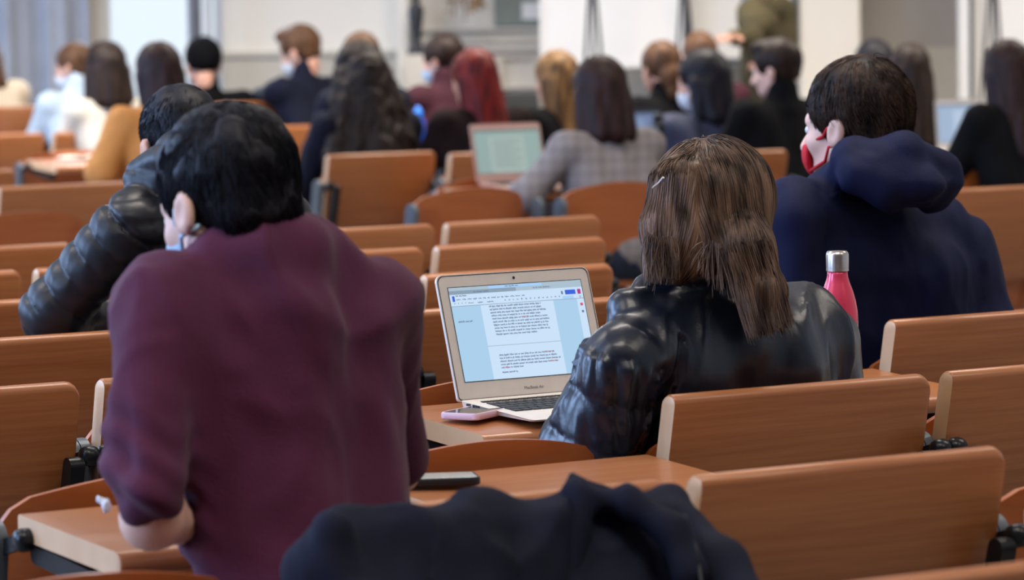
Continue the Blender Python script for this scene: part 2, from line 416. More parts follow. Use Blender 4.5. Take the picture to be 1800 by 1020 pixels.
def shell_bm():
    bm = bmesh.new(); nu, nzv = 20, 10; W = TABW - .02; grids = []
    for off in (0, .011):
        g = []
        for i in range(nu + 1):
            x = -1 + 2 * i / nu; u = .01 + W / 2 * (1 + x)
            top = .826 - .040 * x * x - .045 * max(0, abs(x) - .82) / .18 * abs(x) ** 6
            wrap = .052 * abs(x) ** 3 + .004
            col = []
            for j in range(nzv + 1):
                z = .43 + (top - .43) * j / nzv
                v = .052 + LEAN * (TOPZ - z) * (0.9) + wrap + off
                if z < .55: v += (.55 - z) ** 2 * 1.2
                col.append(bm.verts.new((u, v, z)))
            g.append(col)
        grids.append(g)
    G0, G1 = grids
    for i in range(nu):
        for j in range(nzv):
            bm.faces.new((G0[i][j], G0[i + 1][j], G0[i + 1][j + 1], G0[i][j + 1])); bm.faces.new((G1[i][j], G1[i][j + 1], G1[i + 1][j + 1], G1[i + 1][j]))
        bm.faces.new((G0[i][nzv], G0[i + 1][nzv], G1[i + 1][nzv], G1[i][nzv])); bm.faces.new((G0[i][0], G1[i][0], G1[i + 1][0], G0[i + 1][0]))
    for j in range(nzv):
        bm.faces.new((G0[0][j], G0[0][j + 1], G1[0][j + 1], G1[0][j])); bm.faces.new((G0[nu][j], G1[nu][j], G1[nu][j + 1], G0[nu][j + 1]))
    return bm
def pill(bm, u0, u1, y0, z0, y1, z1, r, n=10):
    """stadium outline in the y-z plane from (y0,z0) to (y1,z1), extruded from u0 to u1"""
    a = math.atan2(z1 - z0, y1 - y0); pts = []
    for k in range(n + 1): t = a + math.pi / 2 + math.pi * k / n; pts.append((y0 + r * math.cos(t), z0 + r * math.sin(t)))
    for k in range(n + 1): t = a - math.pi / 2 + math.pi * k / n; pts.append((y1 + r * math.cos(t), z1 + r * math.sin(t)))
    A0 = [bm.verts.new((u0, y, z)) for y, z in pts]; A1 = [bm.verts.new((u1, y, z)) for y, z in pts]
    for k in range(len(pts)): bm.faces.new((A0[k], A0[(k + 1) % len(pts)], A1[(k + 1) % len(pts)], A1[k]))
    bm.faces.new(A0[::-1]); bm.faces.new(A1)
def post_bm(u):
    bm = bmesh.new(); pill(bm, u - .009, u + .009, .075, .745, .19, .03, .032)
    pill(bm, u - .0105, u + .0105, .078, .72, .09, .645, .012)
    return bm
def foot_bm(u):
    bm = bmesh.new(); box(bm, (u, .19, .012), (.019, .36, .024), bev=.005); return bm
def knob_bm(u):
    bm = bmesh.new()
    for s in (0,):
        pr = [(.006, -.016), (.014, -.013), (.017, -.006), (.017, .006), (.014, .013), (.006, .016)]
        n = 16; rings = [[bm.verts.new((u + z, -.012 + r * math.cos(2 * math.pi * k / n), .757 + r * math.sin(2 * math.pi * k / n))) for k in range(n)] for r, z in pr]
        for a, b in zip(rings, rings[1:]):
            for k in range(n): bm.faces.new((a[k], a[(k + 1) % n], b[(k + 1) % n], b[k]))
        bm.faces.new(rings[0]); bm.faces.new(rings[-1][::-1])
    pill(bm, u - .006, u + .006, -.012, .757, .07, .735, .011)
    return bm
def arm_bm(u, down):
    bm = bmesh.new()
    if down: pill(bm, u - .012, u + .012, -.01, .735, -.2, .715, .014)
    else: pill(bm, u - .013, u + .013, -.012, .742, .028, .585, .015)
    return bm
def cushion_bm(up=True):
    bm = bmesh.new(); W = TABW - .05; rows = []; n = 10
    for s in (0, 1):
        for i in range(n + 1):
            t = i / n
            if up: y, z = .235 + .04 * math.sin(t * 1.4) + s * .03, .42 + t * .24
            else: y, z = .17 + t * .40, .43 + .025 * math.sin(t * 3.0) - .01 * t + s * .04
            rows.append([bm.verts.new((.025 + W * k / 8, y, z - .012 * (abs(k - 4) / 4) ** 4 * (0 if up else 1))) for k in range(9)])
    m = n + 1
    for b in (0, m):
        for i in range(n):
            for k in range(8): bm.faces.new((rows[b + i][k], rows[b + i][k + 1], rows[b + i + 1][k + 1], rows[b + i + 1][k]))
    for i in range(n):
        for k in (0, 8): bm.faces.new((rows[i][k], rows[i + 1][k], rows[m + i + 1][k], rows[m + i][k]))
    for k in range(8):
        for i in (0, n): bm.faces.new((rows[i][k], rows[i][k + 1], rows[m + i][k + 1], rows[m + i][k]))
    return bm
def make_seat(kind, occupied=False):
    r = empty('lecture_seat', (0, 0, 0))
    if kind != 'none':
        obj('tablet', panel_bm(kind == 'down'), [M_BEECH, M_EDGE], r, sm=True, angle=math.radians(50))
        for u in (.022, TABW - .022): obj('tablet_arm', arm_bm(u, kind == 'down'), M_BLACK, r, sm=True, angle=.9)
        for u in (-.006, TABW + .006): obj('pivot_knob', knob_bm(u), M_BLACK, r, sm=True, angle=.9)
    obj('backrest', shell_bm(), M_PLY, r, sm=True, angle=1.0)
    obj('seat_cushion', cushion_bm(not occupied), M_SEAT, r, sm=True, angle=1.0)
    for u in (-.0125, TABW + .0125):
        p = obj('support_post', post_bm(u), M_POST, r, sm=True, angle=.9); obj('foot', foot_bm(u), M_BLACK, p)
    return r
def copy_tree(o, parent=None):
    c = o.copy(); COL.objects.link(c)
    if parent is not None: c.parent = parent
    for ch in o.children: copy_tree(ch, c)
    return c
PROTO = {}
def seat(kind, pos, label, group, occupied=False, dz=0.0):
    key = (kind, occupied)
    if key not in PROTO: PROTO[key] = make_seat(*key); o = PROTO[key]
    else: o = copy_tree(PROTO[key])
    o.location = (pos[0], pos[1], dz); o.rotation_euler = (0, 0, YAW)
    tag(o, label, 'lecture seat', group)
    return o
G1 = 'lecture seats of the near block'; G2 = 'lecture seats of the front block beyond the aisle'
F_, D_, N_ = 'folded', 'down', 'none'
# near block: (row, column, tablet state, occupied, label)
NEAR = [
 (7, -6, F_, 0, 'beech seat whose tablet edge just enters the bottom right corner, nearest of all'),
 (6, -7, D_, 0, 'seat at the bottom left edge of which only the curved back rim shows'),
 (6, -6, F_, 1, 'beech seat with the dark navy jacket draped over its tablet'),
 (6, -5, F_, 0, 'beech seat with large raised tablet at bottom right, beside the draped navy jacket'),
 (6, -4, D_, 0, 'seat cut by the lower right frame edge, orange back rim beyond the large raised tablet'),
 (5, -6, D_, 0, 'beech seat with lowered tablet carrying the elbow of the person in maroon'),
 (5, -5, D_, 0, 'beech seat with lowered tablet holding the black phone'),
 (5, -4, F_, 1, 'beech seat with raised tablet directly behind the woman in the black leather jacket'),
 (5, -3, F_, 0, 'beech seat with raised tablet cut by the right frame edge, second panel from bottom'),
 (4, -6, F_, 0, 'raised tablet seat at left edge, rounded corner just left of the maroon sleeve'),
 (4, -5, F_, 0, 'raised tablet seat mostly hidden by the maroon shirt, pale edge beside the sleeve'),
 (4, -4, D_, 0, 'beech seat with lowered tablet carrying the open silver laptop and pink phone'),
 (4, -3, D_, 0, 'beech seat with lowered tablet carrying the pink bottle'),
 (4, -2, F_, 1, 'beech seat with raised tablet directly behind the man in the navy hooded jacket'),
 (3, -5, F_, 0, 'beech seat with raised tablet at left edge below the elbow of the black down jacket'),
 (3, -4, F_, 1, 'beech seat of the man in the black down jacket, hidden by the maroon shirt'),
 (3, -3, F_, 0, 'beech seat with raised tablet immediately behind the left side of the silver laptop'),
 (3, -2, F_, 0, 'beech seat right of the silver laptop, mostly hidden by the leather jacket'),
 (3, -1, D_, 0, 'beech seat hidden before the man in the navy hooded jacket'),
 (2, -5, D_, 0, 'beech seat with lowered tablet under the elbow of the black down jacket'),
 (2, -4, F_, 0, 'beech seat hidden between the maroon shirt and black down jacket'),
 (2, -3, F_, 0, 'beech seat with raised tablet whose top edge runs just above the silver laptop'),
 (2, -2, F_, 0, 'beech seat with pale tablet edge beside the brown hair, third back from laptop'),
 (1, -5, F_, 0, 'beech seat with raised tablet corner at left edge beside the black down sleeve'),
 (1, -4, F_, 0, 'beech seat mostly hidden behind the black down jacket sleeve'),
 (1, -3, F_, 0, 'beech seat with raised tablet just right of the maroon shoulder, lower of two'),
 (1, -2, F_, 0, 'beech seat with raised tablet at picture centre, second panel above the laptop'),
 (1, -1, F_, 0, 'beech seat with tall pale tablet edge left of the brown hair, upper of two'),
 (0, -3, F_, 0, 'beech seat with raised tablet at left edge below the wide curved seat back'),
 (0, -2, F_, 0, 'beech seat hidden behind the man in the black down jacket, last row'),
 (0, -1, F_, 0, 'beech seat with raised tablet right of the maroon collar, upper of two'),
 (0, 0, F_, 0, 'beech seat with raised tablet at picture centre, topmost of the three above the laptop'),
]
for i, j, st, oc, lb in NEAR: seat(st, grid(i, j), lb, G1, bool(oc))
# front block, placed from the left top corner of each tablet (pixel, then its height)
p = on_plane(1670, 333, TOPZ); seat(F_, p, 'beech seat with raised tablet at right edge beside the navy hooded shoulder', G1)
def seat_px(px, py, st, label, z=TOPZ, dz=0.0, group=G2, hinge=False, occ=False):
    q = on_plane(px, py, (0.79 if hinge else z) + dz)
    if hinge: q = q - NV * .02
    return seat(st, q, label, group, occ, dz)
FAR = [
 (-62, 350, N_, 'curved plywood seat back without tablet at left edge', 'arch'),
 (1010, 299, N_, 'curved plywood seat back right behind the grey checked blazer', 'arch'),
 (748, 309, N_, 'curved seat back in shadow under the tablet with the rose gold laptop', 'arch'),
 (1238, 284, N_, 'curved seat back hidden between brown hair and navy hooded shoulder', 'arch'),
 (1636, 271, N_, 'curved plywood seat back at right edge above the raised tablet', 'arch'),
 (2, 329, F_, 'raised tablet seat left of the black down jacket, in front of the orange sleeve', ''),
 (250, 317, F_, 'raised tablet seat hidden behind the heads of the two nearest men', ''),
 (579, 273, F_, 'beech seat with tall raised tablet in front of the long curly black hair', ''),
 (1205, 270, F_, 'raised tablet seat right above the brown haired head, left of the red mask', ''),
 (-190, 306, F_, 'raised tablet seat low at the left edge beside the lowered notebook tablet', ''),
 (795, 270, F_, 'raised tablet seat half hidden by the rose gold laptop, lower of two', ''),
 (793, 249, F_, 'raised tablet seat half hidden by the rose gold laptop, upper of two', ''),
 (1338, 243, F_, 'small raised tablet corner left of the red mask, behind the lower panel', ''),
 (1180, 246, F_, 'raised tablet seat below the blue grey jacket of the black haired woman', ''),
 (1585, 216, F_, 'raised tablet seat between dark hair and the right laptop', ''),
 (98, 233, F_, 'raised tablet seat with pale edge below the white sweater', ''),
 (-88, 239, F_, 'raised tablet seat at left edge beside the one with a pale edge', ''),
 (310, 228, F_, 'raised tablet seat between orange sleeve and the black down jacket hood', ''),
 (428, 224, F_, 'raised tablet seat left of the long curly black hair, lower of three', ''),
 (350, 182, F_, 'raised tablet seat under the sleeves of the brown haired boy, left one', 'up'),
 (498, 175, F_, 'raised tablet seat under the sleeves of the brown haired boy, right one', 'up'),
 (-72, 190, F_, 'small raised tablet seat at left edge beside the cream shoulder', 'up'),
 (86, 184, F_, 'small raised tablet seat under the light blue shirt', 'up'),
]
for px, py, st, lb, kd in FAR:
    if kd == 'arch': seat_px(px, py, st, lb)
    elif kd == 'up': seat_px(px, py, st, lb, dz=.10)
    else: seat_px(px, py, st, lb)
seat_px(781, 331, D_, 'beech seat with lowered tablet holding the rose gold laptop', hinge=True)
seat_px(47, 281, D_, 'beech seat with lowered tablet holding the open notebook', hinge=True)
seat_px(1640, 268, D_, 'beech seat with lowered tablet holding the right hand laptop', hinge=True)
seat_px(688, 265, D_, 'beech seat with lowered tablet holding the blue bottle', hinge=True)
seat_px(1046, 290, D_, 'beech seat with lowered tablet holding the tall black flask and a laptop', hinge=True)
seat_px(842, 249, D_, 'beech seat with lowered tablet holding the black laptop lid', hinge=True)
# low platform under the farthest rows
slab('trim_8', WX0, wx(700, 19.5), 18.95, YF - .3, 0, .10, M_FLOOR)

# ------------------------------------------------------------------ people
def rotm(yaw, pitch=0.0, roll=0.0):
    """columns: right, forward, up of a frame facing (-sin yaw, cos yaw), pitched down, rolled"""
    R = Matrix.Rotation(yaw, 3, 'Z') @ Matrix.Rotation(-pitch, 3, 'X') @ Matrix.Rotation(roll, 3, 'Y')
    return np.array(R)
def frame_prims(prims, H, R, sc):
    out = []
    H = np.asarray(H)
    for q in prims:
        t = q[0]; ext = [q[-1]] if isinstance(q[-1], dict) else []
        if t in ('c', '-c'): out.append((t, H + R @ (A(*q[1]) * sc), H + R @ (A(*q[2]) * sc), q[3] * sc, q[4] * sc, *ext))
        elif t in ('e', '-e'):
            RR = R if q[3] is None else R @ q[3]
            out.append((t, H + R @ (A(*q[1]) * sc), tuple(np.array(q[2]) * sc), RR, *ext))
        elif t == '-h': out.append((t, H + R @ (A(*q[1]) * sc), R @ A(*q[2]), *ext))
    return out
EARR = np.array(Matrix.Rotation(0.25, 3, 'X'))
HEAD = [('e', (0, -.012, .02), (.074, .094, .084), None), ('e', (0, .03, -.04), (.058, .062, .078), None), ('e', (0, .058, -.095), (.030, .028, .024), None),
        ('e', (0, .066, .004), (.048, .026, .018), None), ('e', (-.036, .058, -.038), (.022, .022, .018), None), ('e', (.036, .058, -.038), (.022, .022, .018), None),
        ('c', (0, .09, -.012), (0, .109, -.045), .006, .011, {'k': .008}), ('e', (0, .098, -.052), (.017, .010, .008), None, {'k': .006}),
        ('-e', (-.031, .092, -.013), (.015, .012, .009), None, {'k': .010}), ('-e', (.031, .092, -.013), (.015, .012, .009), None, {'k': .010}),
        ('c', (-.055, .0, -.06), (-.028, .055, -.093), .018, .016), ('c', (.055, .0, -.06), (.028, .055, -.093), .018, .016),
        ('e', (-.080, -.004, -.022), (.009, .019, .031), EARR, {'k': .006}), ('e', (.080, -.004, -.022), (.009, .019, .031), EARR, {'k': .006}),
        ('-e', (-.090, .000, -.022), (.007, .010, .018), EARR, {'k': .005}), ('-e', (.090, .000, -.022), (.007, .010, .018), EARR, {'k': .005})]
def hair_prims(style):
    if style in ('short', 'quiff', 'buzz'):
        g = {'short': 0.0, 'quiff': 0.006, 'buzz': -0.006}[style]
        L = [('e', (0, -.018, .028), (.085 + g, .104 + g, .094 + g), None), ('e', (0, -.060, -.035), (.066, .045, .055), None)]
        if style == 'quiff': L.append(('e', (0, .045, .095), (.062, .050, .034), None))
        L += [('-e', (0, .135, -.045), (.10, .088, .105), None, {'k': .012}), ('-e', (-.088, .012, -.050), (.030, .036, .050), None, {'k': .010}),
              ('-e', (.088, .012, -.050), (.030, .036, .050), None, {'k': .010}), ('-h', (0, 0, -.082), (0, -.25, -1), {'k': .012})]
        return L
    if style == 'beanie':
        return [('e', (0, -.015, .03), (.092, .110, .102), None), ('-h', (0, .05, -.01), (0, .35, -1), {'k': .01})]
    cap = [('e', (0, -.018, .026), (.090, .108, .096), None)]
    if style == 'bob':
        L = cap + [('c', (-.072, -.025, -.02), (-.088, -.030, -.15), .036, .030), ('c', (.072, -.025, -.02), (.088, -.030, -.15), .036, .030),
                   ('c', (0, -.075, 0), (0, -.095, -.16), .060, .045), ('c', (-.045, -.06, -.03), (-.055, -.075, -.16), .045, .038), ('c', (.045, -.06, -.03), (.055, -.075, -.16), .045, .038)]
    elif style == 'long':
        L = cap + [('c', (-.070, -.02, -.02), (-.080, -.05, -.26), .034, .022), ('c', (.070, -.02, -.02), (.080, -.05, -.26), .034, .022),
                   ('c', (0, -.075, 0), (0, -.125, -.34), .060, .040), ('c', (-.04, -.06, -.03), (-.05, -.11, -.34), .050, .030), ('c', (.04, -.06, -.03), (.05, -.11, -.34), .050, .030)]
    elif style == 'curly':
        L = cap + [('c', (-.065, -.04, -.02), (-.15, -.09, -.32), .055, .055), ('c', (.065, -.04, -.02), (.14, -.09, -.36), .055, .055),
                   ('c', (0, -.08, 0), (.0, -.15, -.42), .075, .070), ('c', (-.04, -.07, -.05), (-.09, -.13, -.42), .06, .06), ('c', (.04, -.07, -.05), (.08, -.13, -.42), .06, .06)]
    elif style == 'bun':
        L = cap + [('e', (0, -.085, -.05), (.055, .05, .065), None), ('c', (0, -.08, -.05), (0, -.10, -.14), .045, .03)]
    L += [('-e', (0, .140, -.050), (.088, .092, .125), None, {'k': .012})]
    return L
def hand_prims(W, Rh, sc=1.0, side=1, curl=.5):
    """palm, four unequal fingers with two bends, thumb from the side of the palm"""
    P = [('e', (0, .045, 0), (.040, .050, .014), None)]
    for k, (x, ln) in enumerate(((-.030, .068), (-.010, .078), (.011, .073), (.031, .057))):
        p = A(x, .085, 0); a = 0.1
        for s in range(3):
            l = ln * (.45, .31, .24)[s]; q = p + A(x * .1, math.cos(a) * l, -math.sin(a) * l)
            P.append(('c', tuple(p), tuple(q), .0088 - .0008 * s, .0082 - .0008 * s, {'k': .005})); p = q; a += curl
    P.append(('c', (-.030 * side, .015, -.002), (-.062 * side, .045, -.012), .013, .010, {'k': .01})); P.append(('c', (-.062 * side, .045, -.012), (-.068 * side, .075, -.020), .0098, .0085, {'k': .006}))
    return frame_prims(P, W, Rh, sc)
HOUT = {}
def person(label, cat='person', head=None, hyaw=YAW, hpitch=.15, hroll=0.0, sc=1.0, byaw=YAW, lean=.12, style='short', hair=None, top=None, topname='jacket',
           skin=None, mask=None, group=None, joints=None, tops=None, tdisp=None, res=.012, hres=None, skink=None, hprims=None, hdisp=None, hands=True,
           collar=True, stand=False, sw=.175, arms='table', tk=.035, extra_skin=None, hk=.02, tres=None, mcut=.015, neckup=.03):
    H = np.asarray(head, float); R = rotm(hyaw, hpitch, hroll); B = rotm(byaw); r, f, u = B[:, 0], B[:, 1], B[:, 2]
    N = H + R @ (A(0, -.035, -.085) * sc); Nb = H - u * .165 * sc - f * .045
    shc = Nb - u * .035 - f * .01
    J = dict(shL=shc - r * sw * sc, shR=shc + r * sw * sc)
    if stand: pel = A(*(shc - f * .02)[:2], shc[2] - .48)
    else: pel = A(*(shc - f * lean)[:2], .56)
    J['hip'] = pel
    for s, sg in (('L', -1), ('R', 1)):
        sh = J['sh' + s]
        if arms == 'table': J['el' + s] = sh - u * .25 * sc + f * .13 + r * sg * .05; J['wr' + s] = J['el' + s] + f * .22 - u * .015 - r * sg * .07
        else: J['el' + s] = sh - u * .27 + r * sg * .05 + f * .02; J['wr' + s] = J['el' + s] + f * .22 + u * .10 - r * sg * .05
    if joints: J.update({k: np.asarray(v) for k, v in joints.items()})
    root = empty('person', (J['hip'][0], J['hip'][1], 0), label, cat, group); off = A(J['hip'][0], J['hip'][1], 0)
    hres = hres or res * .75
    # body: head, neck, torso core, arms and hands, legs
    hp = frame_prims(HEAD, H, R, sc)
    neck = [('c', N, Nb, .050 * sc, .055 * sc)]
    pcs = [isomesh(hp + neck, hres, .022)]
    hip = J['hip']
    mid = (J['shL'] + J['shR']) / 2 - u * .05 + f * .02
    core = [('c', Nb, mid, .048, .05), ('c', J['shL'] + r * .03, J['shR'] - r * .03, .035, .035), ('c', mid, hip + f * .02, .07, .08)]
    for s in 'LR': core += [('c', J['sh' + s], J['el' + s], .040, .036), ('c', J['el' + s], J['wr' + s], .034, .026)]
    pcs.append(isomesh(core, .014, .03))
    if hands:
        for s, sg in (('L', -1), ('R', 1)):
            d = J['wr' + s] - J['el' + s]; d = d / np.linalg.norm(d)
            x = np.cross(d, u); x /= np.linalg.norm(x); Rh = np.stack([x, d, np.cross(x, d)], 1)
            pcs.append(isomesh(hand_prims(J['wr' + s] + d * .01, Rh, 1.0, sg), .0042, .008))
    if extra_skin: pcs.append(isomesh(extra_skin, hres, .02))
    body = to_mesh('body', pcs, skin or M_SKIN, root, off)
    # eyes and lips
    V = []
    for x in (-.031, .031):
        lo = isomesh(frame_prims([('e', (x, .0765, -.013), (.0118, .0118, .0105), None)], H, R, sc), .004, .01); V.append(lo)
    to_mesh('eyes', V, M_EYE, root, off)
    if not mask: to_mesh('lips', isomesh(frame_prims([('e', (0, .089, -.072), (.021, .009, .006), None)], H, R, sc), .004, .01), M_LIP, root, off)
    # trousers
    leg = [('c', hip - r * .09 - u * .02, hip + r * .09 - u * .02, .11, .11)]
    for s in (-1, 1):
        if stand:
            kn = A(*(hip + r * s * .10)[:2], hip[2] * .52); an = A(*(hip + r * s * .10)[:2], .08)
        else:
            kn = hip + r * s * .10 + f * .42; kn[2] = .50; an = kn + f * (-.02); an[2] = .08
        leg += [('c', hip + r * s * .085 - u * .02, kn, .085, .062), ('c', kn, an, .060, .045)]
    to_mesh('trousers', isomesh(leg, .02, .03), M_TROUSERS, root, off)
    sho = []
    for s in (-1, 1):
        base = (hip + r * s * .10 + f * (.40 if not stand else 0)); base[2] = .0
        sho.append(isomesh([('c', base + u * .04 - f * .03, base + u * .03 + f * .14, .042, .030), ('-h', base, -u, {'k': .004})], .012, .02))
    for q in sho: to_mesh('shoe', q, M_BLACK, root, off)
    # top garment
    if tops is None:
        tops = [('c', J['shL'] + r * .02, J['shR'] - r * .02, .066, .066), ('c', J['shL'] + r * .075 - u * .06, hip - r * .06, .098, .110), ('c', J['shR'] - r * .075 - u * .06, hip + r * .06, .098, .110),
                ('c', shc - u * .08, hip, .11, .115), ('c', Nb - u * .01, shc, .060, .075), ('c', Nb + u * neckup * sc, Nb - u * .02, .062, .080)]
        for s in 'LR': tops += [('c', J['sh' + s], J['el' + s], .064, .054), ('c', J['el' + s], J['wr' + s], .052, .040)]
    if tdisp is None:
        tdisp = lambda p, n: .006 * fbm(p, A(9, 9, 6)) + .004 * np.maximum(0, fbm(p + 3, A(22, 22, 9)))
    to_mesh(topname, isomesh(tops, tres or res, tk, tdisp), top, root, off)
    # hair
    if style:
        hpz = hprims if hprims is not None else frame_prims(hair_prims(style), H, R, sc)
        if hdisp is None:
            hdisp = (lambda p, n: .014 * (1 - 1.6 * np.abs(NOISE((p + .012 * np.sin(p[:, 2:3] * 60 + 9 * p[:, :1])) * A(26, 26, 5)))) + .004 * fbm(p, 50.0)) if style == 'curly' else (lambda p, n: .003 * fbm(p, A(45, 45, 8)))
        to_mesh('beanie' if style == 'beanie' else 'hair', isomesh(hpz, hres, hk, hdisp), hair, root, off)
        HOUT[label] = (root, off, hpz, H, R)
    if mask:
        mp = frame_prims([('e', (0, .042, -.062), (.060, .070, .062), None), ('-h', (0, 0, -.03), (0, .10, 1), {'k': .004}), ('-h', (0, mcut, 0), (0, -1, -.1), {'k': .004})], H, R, sc)
        mk = to_mesh('face_mask', isomesh(mp, max(hres * .8, .004), .02), mask, root, off)
        for s in (-1, 1):
            for z0, z1 in ((-.038, -.012), (-.092, -.05)):
                pts = [H + R @ (A(s * (.062 - max(0, mcut - .02) * .35), mcut + .006, z0 * .95 - .004) * sc), H + R @ (A(s * .069, .030, (z0 * 1.2 + z1 * .8) / 2) * sc), H + R @ (A(s * .077, .016, z1 * .8 + z0 * .1) * sc), H + R @ (A(s * .073, -.020, z1 * .7 + z0 * .1) * sc)]
                bm = bmesh.new(); tube(bm, [q - off for q in pts], .0034, 6); obj('ear_loop', bm, mask, mk, sm=True)
    return root
def px(prims):
    """prims given as picture points with their own distance: ('c', (x, y, D, r), (x, y, D, r)) or ('e', (x, y, D), (rx, ry, rz) metres)"""
    out = []
    for q in prims:
        if q[0] in ('c', '-c'):
            a, b = q[1], q[2]; out.append((q[0], at(*a[:3]), at(*b[:3]), a[3] * a[2] / FPX, b[3] * b[2] / FPX))
        else: out.append((q[0], at(*q[1]), q[2], rotm(YAW)))
    return out
def surf_samples(prims, k, n, seed, keep=None, h=.009):
    V, Q = isomesh(prims, h, k); rng = np.random.RandomState(seed)
    T = Q[rng.randint(0, len(Q), n * 2)]; w = rng.dirichlet((1, 1, 1, 1), n * 2)
    P = (V[T] * w[..., None]).sum(1)
    if keep is not None: P = P[keep(P)]
    return P[:n]

# -- clothing and hair materials
M_MAROON = mat('maroon_cotton', (0.068, 0.010, 0.038), 0.8, 0, 0.12, 6, 0.35, 350, sheen=.08, spec=.25)
M_LEATHER = mat('black_leather', (0.005, 0.008, 0.018), 0.31, 0, 0.2, 20, 0.08, 120, spec=.55)  # blue in the base colour stands in for window sheen
M_NAVY = mat('navy_cotton', (0.003, 0.0055, 0.032), 0.75, 0, 0.15, 8, 0.2, 300, spec=.18)
M_DOWN = mat('black_nylon', (0.007, 0.008, 0.013), 0.42, 0, 0.15, 30, 0.1, 60, spec=.42)
M_COATN = mat('dark_navy_coat_cloth', (0.003, 0.0045, 0.016), 0.85, 0, 0.25, 14, 0.3, 260, spec=.22)
M_HOODRED = mat('red_mask_cloth', (0.55, 0.012, 0.025), 0.7)
M_MASKW = mat('white_mask_cloth', (0.68, 0.74, 0.80), 0.8)
M_MASKB = mat('light_blue_mask_cloth', (0.40, 0.55, 0.72), 0.8)
M_WHITESW = mat('white_wool', (0.56, 0.53, 0.47), 0.9, 0, 0.05, 30, .3, 150)
M_CREAM = mat('cream_wool', (0.66, 0.56, 0.42), 0.9, 0, 0.05, 30, .3, 150)
M_LBLUE = mat('light_blue_cotton', (0.42, 0.52, 0.62), 0.85, 0, 0.1, 12)
M_CAMEL = mat('camel_wool', (0.55, 0.24, 0.07), 0.9, 0, 0.08, 20, .3, 150)
M_BLACKC = mat('black_cloth', (0.004, 0.004, 0.005), 0.9, 0, 0.2, 12, spec=.1)
M_BROWNC = mat('dark_brown_cloth', (0.011, 0.006, 0.006), 0.85, 0, 0.2, 12, spec=.1)
M_MAROON2 = mat('wine_knit', (0.035, 0.004, 0.011), 0.85, 0, 0.1, 20)
M_GREYBLUE = mat('blue_grey_padded_cloth', (0.034, 0.042, 0.085), 0.7, 0, 0.25, 10)
M_OLIVE = mat('olive_cloth', (0.075, 0.062, 0.030), 0.8, 0, 0.3, 8)
def plaid():
    m, t, b = newmat('grey_checked_wool')
    tc = t.nodes.new('ShaderNodeTexCoord'); col = None
    br = t.nodes.new('ShaderNodeMix'); br.data_type = 'RGBA'
    w = []
    for ax, sc in (('X', 14), ('Z', 14)):
        q = t.nodes.new('ShaderNodeTexWave'); q.wave_type = 'BANDS'; q.bands_direction = ax; q.inputs['Scale'].default_value = sc / 2; t.links.new(tc.outputs['Object'], q.inputs['Vector']); w.append(q)
    mx = t.nodes.new('ShaderNodeMath'); mx.operation = 'ADD'; t.links.new(w[0].outputs['Fac'], mx.inputs[0]); t.links.new(w[1].outputs['Fac'], mx.inputs[1])
    r = t.nodes.new('ShaderNodeValToRGB'); e = r.color_ramp.elements; e[0].color = (.16, .145, .15, 1); e[1].color = (.22, .20, .205, 1); e[0].position = .1; e[1].position = 1
    dv = t.nodes.new('ShaderNodeMath'); dv.operation = 'MULTIPLY'; dv.inputs[1].default_value = .5
    t.links.new(mx.outputs[0], dv.inputs[0]); t.links.new(dv.outputs[0], r.inputs[0]); t.links.new(r.outputs[0], b.inputs['Base Color']); b.inputs['Roughness'].default_value = .9
    return m
M_PLAID = plaid()
H_BLACK = hairmat('black_hair', (0.004, 0.004, 0.007), (0.014, 0.013, 0.020))
H_DBROWN = hairmat('dark_brown_hair', (0.009, 0.005, 0.004), (0.032, 0.017, 0.012))
H_BROWN = hairmat('brown_hair', (0.05, 0.026, 0.016), (0.20, 0.115, 0.072), 0.38)
H_MBROWN = hairmat('chestnut_hair', (0.06, 0.028, 0.014), (0.14, 0.07, 0.035))
H_DCURL = hairmat('black_curly_hair', (0.007, 0.005, 0.005), (0.024, 0.014, 0.011), .55)
H_RED = hairmat('red_hair', (0.055, 0.004, 0.004), (0.20, 0.012, 0.009))
H_BLONDE = hairmat('dark_blonde_hair', (0.07, 0.036, 0.016), (0.34, 0.18, 0.065))
H_COCOA = hairmat('reddish_dark_hair', (0.011, 0.004, 0.004), (0.030, 0.011, 0.010))

